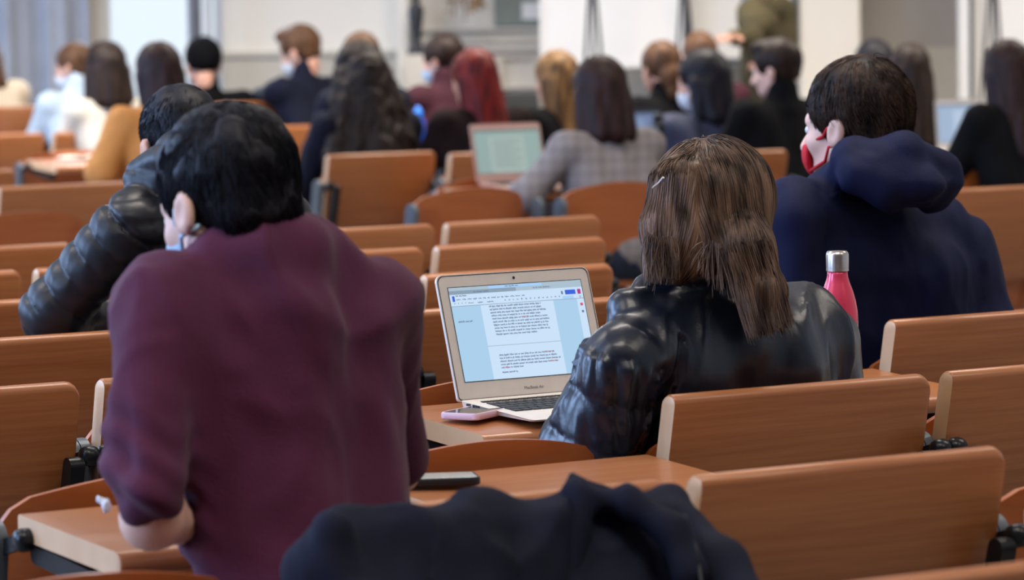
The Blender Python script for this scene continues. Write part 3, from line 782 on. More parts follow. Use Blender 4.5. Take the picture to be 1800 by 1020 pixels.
# -- the man in the maroon shirt (nearest)
def folds(amp, sx, ax=A(0, 0, 1), seed=0.0):
    def f(p, n):
        q = p + .06 * np.stack([fbm(p + 5, 4.0, 2), fbm(p + 9, 4.0, 2), fbm(p + 13, 4.0, 2)], 1)
        w = NOISE(q * sx + seed); return amp * (1 - np.abs(w)) ** 3 - amp * .4 + amp * .5 * NOISE(q * np.asarray(sx) * 2.3 + 4)
    return f
Dm = 5.0
headM = at(394, 343, 5.02)
rt = person('person in a maroon shirt seen from behind leaning on a lowered tablet', head=headM, hyaw=.80, hpitch=.30, sc=.99, style='short', hair=H_BLACK, top=M_MAROON, topname='shirt',
    skin=M_SKIN_PALE, mask=M_MASKB, res=.009, hres=.006, lean=.10, hands=True, tres=.009,
    joints=dict(shL=at(300, 530, 4.92), shR=at(640, 520, 5.12), elL=at(266, 912, 4.86), wrL=at(400, 925, 5.08), elR=at(690, 820, 5.30), wrR=at(560, 860, 5.40), hip=A(*at(590, 900, 4.99)[:2], .56)),
    tops=px([('c', (298, 522, 4.94, 72), (640, 508, 5.12, 74)), ('c', (350, 580, 4.96, 98), (455, 1120, 4.96, 108)), ('c', (600, 570, 5.08, 104), (632, 1120, 5.04, 120)),
             ('c', (470, 570, 4.99, 118), (540, 1120, 4.98, 122)), ('c', (405, 470, 5.0, 56), (570, 462, 5.06, 60)), ('c', (395, 446, 4.99, 42), (525, 430, 5.05, 50)), ('c', (428, 442, 4.955, 46), (520, 432, 4.98, 50)),
             ('c', (284, 560, 4.91, 80), (268, 850, 4.83, 66)), ('c', (330, 600, 4.93, 60), (318, 800, 4.92, 40)), 
             ('c', (670, 560, 5.14, 68), (688, 800, 5.26, 62)), ('c', (688, 800, 5.26, 62), (560, 850, 5.4, 40))]),
    tdisp=lambda p, n: folds(.018, A(5.5, 5.5, 3.2))(p, n) + folds(.006, A(13, 13, 7))(p + 1, n) + np.clip((1.02 - p[:, 2]) / .25, 0, 1) * np.clip((.02 - (p[:, 0] + .40)) / .1, 0, 1) * 0.012 * np.sin(p[:, 2] * 130 + 3 * NOISE(p * 14) + 40 * p[:, 0]),
    hdisp=lambda p, n: .0035 * fbm(p, 26.0) + .0025 * fbm(p, 75.0), tk=.045, hk=.02)
def short_strands(key, m, n, length, flow_back, seed, r=.0007, lift=.25, k=.02):
    root, off, hp, H, R = HOUT[key]
    st = surf_samples(hp, k, n, seed)
    crown = H + R @ A(0, -.06, .11)
    def flow(p, g):
        v = p - crown; v /= np.linalg.norm(v, axis=1, keepdims=True) + 1e-6
        return v + R @ A(*flow_back) + .25 * np.stack([NOISE(p * 40), NOISE(p * 40 + 9), NOISE(p * 40 + 17)], 1)
    VQ = strands(hp, k, st, flow, 9, length / 9, r, lift, seed)
    to_mesh('hair_strands', VQ, m, root, off)
short_strands('person in a maroon shirt seen from behind leaning on a lowered tablet', H_BLACK, 5200, .038, (.2, .1, -.35), 3, lift=.16)
# shirt collar, wrist paper handled as props later

# -- the woman in the black leather jacket
Dw = 6.2
headW = at(1240, 372, 6.2)
hpW = frame_prims([('e', (0, -.018, .026), (.088, .106, .094), None)], headW, rotm(.85, .18), 1.0) + \
    px([('c', (1190, 330, 6.10, 50), (1160, 400, 6.08, 26)), ('c', (1160, 400, 6.08, 26), (1150, 478, 6.08, 15)), ('c', (1235, 360, 6.14, 84), (1212, 430, 6.10, 58)), ('c', (1212, 430, 6.10, 56), (1190, 468, 6.08, 30)),
        ('c', (1292, 350, 6.18, 55), (1310, 440, 6.09, 44)), ('c', (1310, 440, 6.09, 42), (1345, 520, 6.05, 32)), ('c', (1345, 515, 6.05, 28), (1352, 545, 6.04, 14))]) + \
    frame_prims([('-e', (0, .150, -.045), (.080, .088, .11), None, {'k': .012})], headW, rotm(.85, .18), 1.0)
armA, armB = at(1085, 640, 6.0), at(1036, 790, 6.04)
LA = (armB - armA); LAn = LA / np.linalg.norm(LA)
def leather(p, n):
    t = (p - armA) @ LAn; w = np.clip((.06 - np.abs(np.sqrt(np.maximum(((p - armA - t[:, None] * LAn) ** 2).sum(1), 0)) - .07)) / .03, 0, 1) * (t > -.02)
    quilt = .009 * (np.abs(np.sin(math.pi * (t + .03) / .078)) ** .35 - .75) * w
    rad = np.sqrt(np.maximum(((p - armA - t[:, None] * LAn) ** 2).sum(1), 0))
    seam = -.012 * np.exp(-((p[:, 2] - 1.045 - .04 * (p[:, 0] - .40)) / .006) ** 2) * (1 - w) - .012 * np.exp(-((rad - .098) / .007) ** 2) * (t > -.06)
    ang = np.arctan2((p - armA) @ DV, (p - armA) @ NV)
    crease = .011 * (1 - np.abs(NOISE(np.stack([ang * 4.5, t * 5, p[:, 2] * 3], 1)))) ** 2
    q = p + .04 * np.stack([NOISE(p * 5 + 3), NOISE(p * 5 + 8), NOISE(p * 5)], 1)
    fold = .019 * (1 - np.abs(NOISE(q * A(9, 9, 3.2)))) ** 2.5 + .005 * (1 - np.abs(NOISE(q * A(18, 18, 6)))) ** 3
    return quilt + seam + crease * w + fold * (1 - .5 * w) - .005
person('person with long straight brown hair in a black leather jacket behind a raised tablet', head=headW, hyaw=.85, hpitch=.18, style='long', hair=H_BROWN, top=M_LEATHER, topname='jacket', hprims=hpW,
    skin=M_SKIN_PALE, mask=None, res=.009, hres=.006, tres=.0075,
    joints=dict(shL=at(1120, 600, 6.06), shR=at(1400, 590, 6.32), elL=at(1040, 800, 6.08), wrL=at(1090, 790, 6.35), elR=at(1460, 740, 6.36), wrR=at(1330, 760, 6.6), hip=A(*at(1290, 800, 6.3)[:2], .56)),
    tops=px([('c', (1128, 610, 6.06, 68), (1395, 592, 6.31, 84)), ('c', (1180, 650, 6.14, 112), (1200, 860, 6.22, 112)), ('c', (1345, 640, 6.27, 122), (1345, 860, 6.36, 118)), ('c', (1265, 600, 6.2, 100), (1270, 860, 6.3, 112)),
             ('c', (1085, 640, 6.0, 72), (1036, 790, 6.04, 76)), ('c', (1036, 790, 6.04, 70), (1085, 790, 6.3, 50)), ('c', (1438, 610, 6.36, 70), (1462, 730, 6.36, 62)), ('c', (1462, 730, 6.36, 62), (1340, 760, 6.58, 48)),
             ('c', (1150, 545, 6.10, 48), (1300, 530, 6.22, 56)), ('c', (1098, 540, 6.06, 26), (1190, 478, 6.20, 28)), ('c', (1190, 486, 6.10, 34), (1290, 486, 6.18, 40))]),
    tdisp=leather, tk=.028, hk=.03, hdisp=lambda p, n: .0025 * fbm(p, A(60, 60, 7)))
root, off, hp, H, R = HOUT['person with long straight brown hair in a black leather jacket behind a raised tablet']
crownW = at(1236, 262, 6.16)
tipsW = at(1352, 620, 6.04); leftW = at(1150, 520, 6.05)
def flowW(p, g):
    rel = p - crownW; d = np.linalg.norm(rel, axis=1, keepdims=True)
    side = ((p - at(1225, 400, 6.1)) @ A(1, 0, 0))[:, None]
    tgt = np.where(side > 0, 1.0, 0.0)
    v1 = tipsW - p; v1 /= np.linalg.norm(v1, axis=1, keepdims=True); v2 = leftW - p; v2 /= np.linalg.norm(v2, axis=1, keepdims=True) + 1e-6
    v = np.where(side > 0, v1, v2) * .55 + A(0, 0, -1) * .6 + rel / (d + .02) * np.clip(1.2 - d * 9, 0, 1.2)
    return v
st = surf_samples(hp, .03, 5200, 5, keep=lambda p: (p[:, 2] > at(0, 500, 6.1)[2]))
VQ = strands(hp, .03, st, flowW, 26, .0105, .00085, 0.0, 7, jitter=.12)
H_BROWNS = hairmat('brown_hair_strands', (0.030, 0.018, 0.013), (0.24, 0.150, 0.105), 0.38)
to_mesh('hair_strands', VQ, H_BROWNS, root, off)
rng = np.random.RandomState(9); n_ = 620; K = 12; t_ = np.linspace(0, 1, K)[:, None, None]
def lock(n, s0, s1, e0, e1, D0, seed):
    rg = np.random.RandomState(seed); a = rg.rand(n)
    P0 = np.array([at(s0[0] + (s1[0] - s0[0]) * k + rg.normal(0, 5), s0[1] + (s1[1] - s0[1]) * k + rg.normal(0, 8), D0 - rg.rand() * .045) for k in a])
    P2 = np.array([at(e0[0] + (e1[0] - e0[0]) * k + rg.normal(0, 4), e0[1] + (e1[1] - e0[1]) * k + rg.normal(0, 7), D0 - .03 - rg.rand() * .03) for k in np.clip(a + rg.normal(0, .05, n), 0, 1)])
    P1 = (P0 + P2) / 2 + rg.normal(0, .003, P0.shape) + np.outer(a - .5, A(.012, 0, 0))
    path = (1 - t_) ** 2 * P0 + 2 * t_ * (1 - t_) * P1 + t_ ** 2 * P2
    T = np.gradient(path, axis=0); T /= np.linalg.norm(T, axis=2, keepdims=True); a_ = np.cross(T, A(.31, .52, .79)); a_ /= np.linalg.norm(a_, axis=2, keepdims=True); b_ = np.cross(T, a_)
    R_ = .0009 * (1 - .7 * t_ ** 2)
    V = np.stack([path + R_ * (math.cos(q) * a_ + math.sin(q) * b_) for q in (0, 2.094, 4.189)], 2); base = (np.arange(K - 1)[:, None] * n + np.arange(n)[None]) * 3
    Q = [np.stack([base + c, base + (c + 1) % 3, base + 3 * n + (c + 1) % 3, base + 3 * n + c], -1).reshape(-1, 4) for c in range(3)]
    return V.reshape(-1, 3), np.concatenate(Q)
VL = [lock(900, (1278, 440), (1352, 430), (1318, 588), (1392, 572), 6.07, 21), lock(260, (1140, 420), (1185, 430), (1134, 492), (1190, 486), 6.07, 22), lock(60, (1235, 430), (1290, 440), (1215, 470), (1330, 560), 6.04, 23)]
to_mesh('loose_hair_ends', VL, H_BROWNS, root, off)
# hair clip at the temple
bm = bmesh.new(); tube(bm, [at(1148, 330, 6.03) - off, at(1158, 322, 6.01) - off, at(1166, 312, 6.0) - off], .0022, 6); obj('hair_clip', bm, mat('silver_clip', (.7, .65, .6), .3, .8), root)

# -- the man in the navy hooded jacket
headN = at(1500, 210, 7.5)
person('person in a navy hooded jacket with a red face mask turning left', head=headN, hyaw=.98, hpitch=.08, sc=1.03, style='short', hair=H_DBROWN, top=M_NAVY, topname='jacket', mask=M_HOODRED, skin=M_SKIN_PALE, mcut=.072,
    res=.009, hres=.006, tres=.009,
    joints=dict(shL=at(1400, 392, 7.38), shR=at(1650, 405, 7.62), elL=at(1400, 620, 7.36), wrL=at(1440, 640, 7.6), elR=at(1745, 590, 7.62), wrR=at(1620, 620, 7.85), hip=A(*at(1560, 640, 7.58)[:2], .56)),
    tops=px([('c', (1402, 375, 7.38, 64), (1630, 405, 7.60, 74)), ('c', (1445, 470, 7.45, 98), (1450, 720, 7.52, 98)), ('c', (1600, 490, 7.56, 112), (1610, 720, 7.62, 112)), ('c', (1525, 430, 7.50, 90), (1530, 720, 7.57, 100)),
             ('c', (1398, 395, 7.35, 58), (1392, 640, 7.34, 52)), ('c', (1392, 640, 7.34, 50), (1440, 645, 7.6, 38)), ('c', (1682, 440, 7.64, 60), (1740, 580, 7.62, 54)), ('c', (1740, 580, 7.62, 54), (1620, 620, 7.85, 40)),
             ('c', (1440, 322, 7.44, 22), (1500, 285, 7.36, 34)), ('c', (1500, 285, 7.36, 36), (1590, 272, 7.36, 36)), ('c', (1590, 272, 7.36, 36), (1652, 298, 7.42, 36)), ('e', (1572, 302, 7.37), (.118, .050, .056)), ('c', (1500, 315, 7.33, 34), (1620, 325, 7.34, 40)), ('c', (1560, 330, 7.33, 34), (1650, 335, 7.42, 34)), ('c', (1652, 300, 7.42, 34), (1640, 345, 7.44, 24))]),
    tdisp=lambda p, n: folds(.016, A(6, 6, 4))(p + A(0, 0, .6) * p[:, :1], n) + folds(.004, A(16, 16, 9))(p, n), tk=.022, hk=.018,
    hdisp=lambda p, n: .004 * fbm(p, 24.0))
H_TOUS = hairmat('tousled_brown_hair', (0.010, 0.006, 0.005), (0.085, 0.048, 0.032), .45)
short_strands('person in a navy hooded jacket with a red face mask turning left', H_TOUS, 8000, .05, (.15, -.45, -.25), 5, r=.0009, lift=.16, k=.018)

# -- the man in the black down jacket
headB = at(314, 250, 7.5)
aA, aB = at(222, 400, 7.32), at(86, 556, 7.36); aD = (aB - aA) / np.linalg.norm(aB - aA)
def down(p, n):
    t = (p - aA) @ aD; q = p - aA - np.clip(t, 0, .3)[:, None] * aD; dist = np.linalg.norm(q, axis=1)
    w = np.clip((.10 - dist) / .02, 0, 1) * np.clip((t + .01) / .02, 0, 1)
    z = p[:, 2] - .10 * p[:, 0] + .004 * NOISE(p * 12)
    body = .0085 * (np.abs(np.sin(math.pi * z / .050)) ** .38 - .75); arm = .0085 * (np.abs(np.sin(math.pi * (t + .15 * q[:, 2]) / .046)) ** .38 - .75)
    seam = -.012 * np.exp(-((t + .01) / .006) ** 2) * (dist < .12)
    return body * (1 - w) + arm * w + seam + .0022 * (1 - np.abs(NOISE(p * A(30, 30, 12)))) ** 3
person('person in a quilted black down jacket with cropped black hair behind the maroon shirt', head=headB, hyaw=.52, hpitch=.25, sc=.97, style='buzz', hair=H_BLACK, top=M_DOWN, topname='down_jacket', skin=M_SKIN,
    res=.009, hres=.0065, tres=.007,
    joints=dict(shL=at(240, 390, 7.35), shR=at(480, 385, 7.65), elL=at(80, 560, 7.38), wrL=at(200, 575, 7.6), elR=at(520, 560, 7.8), wrR=at(400, 580, 7.95), hip=A(*at(400, 600, 7.45)[:2], .56)),
    tops=px([('c', (242, 388, 7.35, 58), (480, 386, 7.62, 66)), ('c', (320, 480, 7.42, 100), (340, 700, 7.38, 110)), ('c', (430, 480, 7.52, 110), (430, 700, 7.46, 115)),
             ('c', (226, 398, 7.32, 58), (92, 550, 7.36, 54)), ('c', (92, 552, 7.36, 54), (190, 575, 7.58, 44)), ('c', (490, 420, 7.66, 60), (520, 560, 7.8, 50)), ('c', (520, 560, 7.8, 50), (410, 580, 7.95, 38)),
             ('c', (252, 312, 7.38, 34), (318, 285, 7.36, 52)), ('c', (318, 285, 7.36, 52), (400, 300, 7.46, 56)), ('c', (300, 330, 7.38, 50), (420, 335, 7.5, 56))]),
    tdisp=down, tk=.02, hdisp=lambda p, n: .002 * fbm(p, 40.0))
short_strands('person in a quilted black down jacket with cropped black hair behind the maroon shirt', H_BLACK, 3500, .014, (0, .1, -.3), 8, r=.0006, lift=.5)

# -- people further away
def far(label, cx, ytop, D, style, hair, top, hyaw=YAW, sc=1.0, topname='sweater', **k):
    hgt = .124 if style not in ('beanie',) else .130
    H = at(cx, ytop, D) - A(0, 0, hgt * sc)
    kw = dict(res=.016, hres=.011, hands=False, neckup=.075); kw.update(k)
    return person(label, head=H, hyaw=hyaw, sc=sc, style=style, hair=hair, top=top, topname=topname, **kw)
far('person in a white sweater with dark shoulder length hair at left', 184, 70, 19.0, 'bob', H_DBROWN, M_WHITESW, hyaw=.4, sc=1.12)
far('person in a camel sweater with long brown hair, elbow on the notebook tablet', 276, 72, 15.2, 'long', H_COCOA, M_CAMEL, hyaw=.5,
    joints=dict(elL=at(176, 305, 15.0), wrL=at(215, 300, 15.3)), sw=.19)
far('person in a black knitted hat and black jacket before the bright window', 356, 64, 20.4, 'beanie', M_BLACKC, M_BLACKC, hyaw=.3, topname='jacket', sc=1.1, sw=.2)
far('person in a light blue shirt and white mask at far left', 128, 74, 20.0, 'short', H_MBROWN, M_LBLUE, hyaw=1.2, mask=M_MASKW, topname='shirt')
far('person in a cream sweater cut by the left frame edge', -30, 58, 20.6, 'bob', H_MBROWN, M_CREAM, hyaw=.5)
far('brown haired person in a dark navy jacket bowing left before the cream wall', 524, 44, 20.3, 'quiff', H_MBROWN, M_COATN, hyaw=1.15, hpitch=.35, topname='jacket', lean=.22, mask=M_MASKW, sc=1.08, byaw=.8,
    joints=dict(elL=at(480, 165, 20.2), wrL=at(455, 168, 20.5)))
far('person with long curly black hair in a navy coat left of the blue bottle', 630, 76, 16.3, 'curly', H_DCURL, M_COATN, hyaw=.45, topname='coat', sw=.185, sc=1.12)
far('brown haired person in a blue jacket hidden behind the long curly hair', 632, 55, 17.0, 'short', H_MBROWN, M_COATN, hyaw=.5, topname='jacket', byaw=.3, sw=.15)
far('person in a wine red sweater with blue mask beside the stone niche', 775, 58, 18.5, 'bun', H_DBROWN, M_MAROON2, hyaw=1.1, mask=M_MASKB, lean=.2)
far('person with long bright red hair in a dark brown jacket', 830, 84, 16.3, 'long', H_RED, M_BROWNC, hyaw=.75, topname='jacket', sw=.19)
far('person with dark blonde hair in a black top', 975, 87, 17.0, 'long', H_BLONDE, M_BLACKC, hyaw=.7)
far('person in a grey checked blazer with a dark bob at the rose gold laptop', 1050, 96, 14.28, 'bob', H_COCOA, M_PLAID, hyaw=.55, topname='blazer', sc=1.08, sw=.175, res=.012,
    joints=dict(elL=at(925, 345, 14.1), wrL=at(905, 340, 14.35)))
far('person with a pink hair clip in a black top', 1160, 70, 17.5, 'bun', H_MBROWN, M_BLACKC, hyaw=.5)
far('brown haired person in a wine top behind the black haired woman', 1228, 54, 18.5, 'short', H_MBROWN, M_MAROON2, hyaw=.3, byaw=.3)
far('person with black hair and white mask in a blue grey padded jacket', 1232, 84, 16.5, 'bob', H_BLACK, M_GREYBLUE, hyaw=.95, mask=M_MASKW, topname='jacket', sw=.20, byaw=.5,
    sc=1.1)
far('dark haired person in a black padded jacket looking left', 1362, 68, 16.2, 'quiff', H_DBROWN, M_BLACKC, hyaw=1.15, topname='jacket', sw=.20, skin=M_SKIN_PALE)
far('black haired person before the grey wall, left of a pair', 1534, 68, 18.0, 'bob', H_BLACK, M_BLACKC, hyaw=.3)
far('dark haired person in a navy top before the grey wall, right of a pair', 1598, 75, 17.0, 'long', H_DBROWN, M_COATN, hyaw=.2, byaw=.3)
far('person with long brown hair in a black jacket at the right hand laptop', 1768, 68, 15.0, 'long', H_COCOA, M_BLACKC, hyaw=.3, topname='jacket', sw=.19)
# the standing speaker, head beyond the top of the frame
HT = at(1330, -38, 20.2)
person('person standing in an olive jacket with one hand raised, head above the frame', head=HT, hyaw=2.0, byaw=2.2, hpitch=.1, style='short', hair=H_MBROWN, top=M_OLIVE, topname='jacket', stand=True, res=.016, hres=.011,
       mask=M_MASKB, arms='down', joints=dict(elR=at(1322, 70, 19.8), wrR=at(1292, 66, 19.6), shR=at(1318, 20, 20.0), shL=at(1378, 18, 20.3), elL=at(1385, 95, 20.3), wrL=at(1350, 105, 20.1)))

# ------------------------------------------------------------------ things on the tablets
M_ALU = mat('brushed_aluminium', (0.72, 0.66, 0.60), 0.42, 0.35, 0.03, 40)
M_ROSE = mat('rose_gold_aluminium', (0.62, 0.40, 0.34), 0.4, 0.4)
M_KEY = mat('black_keys', (0.012, 0.012, 0.014), 0.45)
M_GREYK = mat('grey_print', (0.12, 0.12, 0.13), 0.5)
E_PAGE = emit('screen_page', (0.62, 0.80, 1.0), 1.0); E_SIDE = emit('screen_side', (0.42, 0.66, 0.88), 1.0); E_BAR = emit('screen_bar', (0.26, 0.36, 0.46), 1.0)
E_BAR2 = emit('screen_tab', (0.42, 0.55, 0.66), 1.0)
E_TEXT = emit('screen_text_ink', (0.13, 0.19, 0.32), 1.0); E_BLUE = emit('screen_blue', (0.03, 0.12, 0.75), 1.0); E_MAG = emit('screen_magenta', (0.5, 0.02, 0.25), 1.0); E_RED = emit('screen_red', (0.75, 0.08, 0.12), 1.0)
E_PALE = emit('screen_pale_blue', (0.40, 0.66, 1.0), 1.0)
def quadbm(bm, x0, x1, y, z0, z1, mi=0):
    v = [bm.verts.new(p) for p in ((x0, y, z0), (x1, y, z0), (x1, y, z1), (x0, y, z1))]; f = bm.faces.new(v); f.material_index = mi
def laptop(label, pos, yaw, W=.325, Dp=.227, tilt=17.4, body=None, kind='doc', bez=None, slope=.07):
    """origin at the left rear corner of the base; x to the right, -y towards the user"""
    r = empty('laptop', pos, label, 'laptop', None, yaw)
    r.rotation_euler = Euler((-slope * -1.0, 0, 0)).to_matrix().to_4x4().to_euler() if False else (0, 0, yaw)
    # base: tapering towards the user
    bm = bmesh.new(); n = 6; outline = []
    rc = .012
    for cx, cy, a0 in ((W - rc, -rc, 0), (rc, -rc, 90), (rc, -Dp + rc, 180), (W - rc, -Dp + rc, 270)):
        for k in range(n + 1):
            t = math.radians(a0 + 90 * k / n); outline.append((cx + rc * math.cos(t), cy + rc * math.sin(t)))
    top = lambda y: .0165 + slope * y; bot = lambda y: .0165 + slope * y - (.0135 + .0105 * y / Dp)
    A0 = [bm.verts.new((x, y, top(y))) for x, y in outline]; A1 = [bm.verts.new((x * .985 + W * .0075, y * .985 - .002, bot(y))) for x, y in outline]
    for k in range(len(outline)): bm.faces.new((A0[k], A0[(k + 1) % len(outline)], A1[(k + 1) % len(outline)], A1[k]))
    bm.faces.new(A0[::-1]); bm.faces.new(A1)
    base = obj('base', bm, body, r)
    T = Matrix.Translation((0, 0, .0166)) @ Matrix.Rotation(math.atan(slope), 4, 'X')
    bm = bmesh.new()
    kw = (W - .050) / 14.5
    for row in range(6):
        y = -.030 - row * .0185; h = .0155 if row else .008
        xs = []
        if row == 5:
            x = .025
            for wdt in (1, 1, 1, 1.25, 5, 1.25, 1, 1, 1, 1): xs.append((x, wdt * kw - .0025)); x += wdt * kw
        else:
            x = .025; ws = {0: [1.03] * 14, 1: [1] * 13 + [1.5], 2: [1.5] + [1] * 13, 3: [1.75] + [1] * 11 + [1.75], 4: [2.25] + [1] * 10 + [2.25]}[row]
            for wdt in ws: xs.append((x, wdt * kw - .0025)); x += wdt * kw
        for x, w in xs: box(bm, (x + w / 2, y - h / 2, .0008), (w, h, .0016))
    k = obj('keyboard', bm, M_KEY, base); k.matrix_local = T
    bm = bmesh.new(); box(bm, (W / 2, -Dp + .045, .0002), (.105, .070, .0006), bev=.0002); k = obj('trackpad', bm, M_ALU if body is not M_KEY else M_ARM, base); k.matrix_local = T
    if kind == 'doc':
        bm = bmesh.new()
        for x, w, hh in ((-.020, .012, .004), (-.036, .005, .005), (-.048, .012, .006), (-.066, .004, .004)):
            box(bm, (-.0002, x - .01, .0125 + slope * x), (.0012, w, hh))
        obj('side_ports', bm, M_KEY, base)
    # lid
    t = math.radians(tilt); L = empty('lid', (0, 0, 0)); L.parent = r
    L.matrix_local = Matrix.Translation((0, .002, .016)) @ Matrix.Rotation(-t, 4, 'X')
    bpy.data.objects.remove(L)
    ML = Matrix.Translation((0, .002, .014)) @ Matrix.Rotation(-t, 4, 'X')
    bm = bmesh.new(); rc = .013; out = []
    for cx, cz, a0 in ((W - rc, Dp - rc, 0), (rc, Dp - rc, 90), (.006, .006, 180), (W - .006, .006, 270)):
        q = rc if a0 < 180 else .006
        for k in range(n + 1):
            a = math.radians(a0 + 90 * k / n); out.append((cx + q * math.cos(a), cz + q * math.sin(a)))
    F0 = [bm.verts.new((x, 0, z)) for x, z in out]; F1 = [bm.verts.new((x, .0055, z)) for x, z in out]
    for k in range(len(out)): bm.faces.new((F0[k], F0[(k + 1) % len(out)], F1[(k + 1) % len(out)], F1[k]))
    bm.faces.new(F0[::-1]); bm.faces.new(F1)
    lid = obj('lid', bm, body, r); lid.matrix_local = ML
    # dark gasket line round the face of the lid
    bm = bmesh.new(); I0 = [bm.verts.new((.0018 + x * (W - .0036) / W, -.0006, .0018 + z * (Dp - .0036) / Dp)) for x, z in out]; I1 = [bm.verts.new((.0032 + x * (W - .0064) / W, -.0006, .0032 + z * (Dp - .0064) / Dp)) for x, z in out]
    for k in range(len(out)): bm.faces.new((I0[k], I0[(k + 1) % len(out)], I1[(k + 1) % len(out)], I1[k]))
    obj('gasket', bm, M_KEY, lid)
    bl = bez or .021; bt = .024; bb_ = .034
    x0, x1, z0, z1 = bl, W - bl, bb_, Dp - bt
    w, h = x1 - x0, z1 - z0
    fx = lambda u: x0 + u * w
    fz = lambda v: z1 - v * h
    bm = bmesh.new(); e = .0012
    for a, b, c, d in ((x0 - e, x1 + e, z1, z1 + e), (x0 - e, x1 + e, z0 - e, z0), (x0 - e, x0, z0, z1), (x1, x1 + e, z0, z1)): quadbm(bm, a, b, -.0008, c, d)
    obj('screen_frame', bm, M_KEY, lid)
    if kind == 'doc':
        sc_m = [E_PAGE, E_SIDE, E_BAR, E_BAR2, E_TEXT, E_BLUE, E_MAG, E_RED, E_PALE]
        bm = bmesh.new(); y = -.0007; dy = .0001
        def q(u0, u1, v0, v1, mi, lay=1): quadbm(bm, fx(u0), fx(u1), y - dy * lay, fz(v1), fz(v0), mi)
        q(0, 1, 0, 1, 1, 0)                                  # pale blue workspace
        q(0, 1, 0, .035, 3); q(0, .30, .005, .03, 3, 2); q(.30, .70, 0.003, .032, 8, 2); q(0, .50, .035, .075, 2, 2); q(.50, 1, .035, .075, 3, 2)
        q(0, 1, .075, .20, 0); q(.0, 1, .197, .203, 2, 2)
        q(.215, .765, .203, .64, 0, 1); q(.215, .765, .648, 1.0, 0, 1); q(.215, .765, .640, .648, 3, 2)
        q(.945, 1, .203, 1, 0, 2)
        q(.017, .035, .09, .15, 5, 3)                        # document icon
        q(.865, .945, .100, .150, 5, 3); q(.960, .985, .098, .152, 6, 3); q(.835, .848, .11, .145, 4, 3)
        q(.84, .925, .165, .195, 8, 3)
        q(.965, .985, .25, .28, 7, 3); q(.967, .983, .17, .20, 3, 3); q(.967, .983, .33, .355, 4, 3)
        obj('display', bm, sc_m, lid)
        bm = bmesh.new(); rng = random.Random(4)
        def words(u, v, u1, hh=.0095, mi=0, gap=.006, lo=.010, hi=.048, lay=4):
            while u < u1:
                ww = rng.uniform(lo, hi); ww = min(ww, u1 - u)
                # each word: a row of tiny letter blocks
                c = u
                while c < u + ww:
                    cw = rng.uniform(.0035, .006); up = rng.choice((0, 0, 0, .005)); dn = rng.choice((0, 0, 0, .004))
                    quadbm(bm, fx(c), fx(min(c + cw * .75, u + ww)), -.0007 - dy * lay, fz(v + hh + dn), fz(v - up), mi); c += cw
                u += ww + gap
        words(.045, .085, .125, .012); words(.045, .125, .56, .009, 0, .012, .015, .04); words(.025, .165, .12, .008, 0, .02, .004, .01); words(.13, .168, .33, .008, 0, .03, .02, .05)
        words(.40, .160, .82, .012, 0, .022, .006, .012); words(.42, .012, .52, .010); words(.18, .052, .30, .010); words(.63, .048, .76, .010)
        for k in range(10):
            words(.275 + .002 * k, .218 + .0335 * k, (.665, .665, .70, .65, .70, .71, .70, .69, .70, .60)[k], .013)
        words(.03, .36, .135, .013)
        for k in range(5): words(.285, .742 + .0335 * k, (.70, .72, .74, .72, .45)[k], .013)
        words(.285, .925, .40, .013)
        for u, v, uu in ((.50, .35, .56), (.63, .74, .70), (.65, .845, .72), (.31, .876, .35), (.35, .218, .36)):
            quadbm(bm, fx(u), fx(uu), -.0007 - dy * 5, fz(v + .004), fz(v), 1)
        obj('screen_text', bm, [E_TEXT, E_RED], lid)
        cu = bpy.data.curves.new('bezel_lettering', 'FONT'); cu.body = 'MacBook Air'; cu.size = .0078; cu.align_x = 'CENTER'
        tmp = bpy.data.objects.new('tmp', cu); COL.objects.link(tmp); dg = bpy.context.evaluated_depsgraph_get()
        me = bpy.data.meshes.new_from_object(tmp.evaluated_get(dg)); bpy.data.objects.remove(tmp)
        tx = link('bezel_lettering', me, M_GREYK, lid); tx.matrix_local = Matrix.Translation((W * .5, -.0008, .0125)) @ Matrix.Rotation(math.pi / 2, 4, 'X')
        bm = bmesh.new(); bmesh.ops.create_circle(bm, cap_ends=True, radius=.0027, segments=16, matrix=Matrix.Translation((W * .5, -.0008, Dp - .0125)) @ Matrix.Rotation(math.pi / 2, 4, 'X'))
        obj('camera_lens', bm, M_KEY, lid)
    else:
        cols = {'green': ((0.30, 0.42, 0.40), (0.40, 0.50, 0.47)), 'blue': ((0.36, 0.48, 0.66), (0.48, 0.60, 0.78)), 'dim': ((0.16, 0.22, 0.38), (0.22, 0.30, 0.48)), 'off': ((.012, .014, .02), (.012, .014, .02))}[kind]
        bm = bmesh.new(); quadbm(bm, x0, x1, -.0007, z0, z1, 0); quadbm(bm, fx(.22), fx(.75), -.0008, z0, fz(.15), 1); quadbm(bm, x0, x1, -.0008, fz(.06), fz(0), 2)
        if kind == 'green':
            for k in range(14): quadbm(bm, fx(.27), fx(.70 - .12 * (k % 4 == 3)), -.0009, fz(.235 + .05 * k), fz(.22 + .05 * k), 2)
        obj('display', bm, [emit('dim_%s_0' % kind, cols[0], 1), emit('dim_%s_1' % kind, cols[1], 1), emit('dim_%s_2' % kind, tuple(c * .6 for c in cols[0]), 1)], lid)
    return r
HZ = .79
q = on_plane(807, 717, HZ); laptop('open silver laptop showing a text document on the tablet beside the leather jacket', (q[0], q[1], q[2] - .004), YAW + .01, body=M_ALU)
q = on_plane(840, 328, HZ + .005); laptop('rose gold laptop with greenish page in front of the grey checked blazer', (q[0], q[1], q[2]), YAW - .05, W=.31, tilt=14, body=M_ROSE, kind='green', bez=.010)
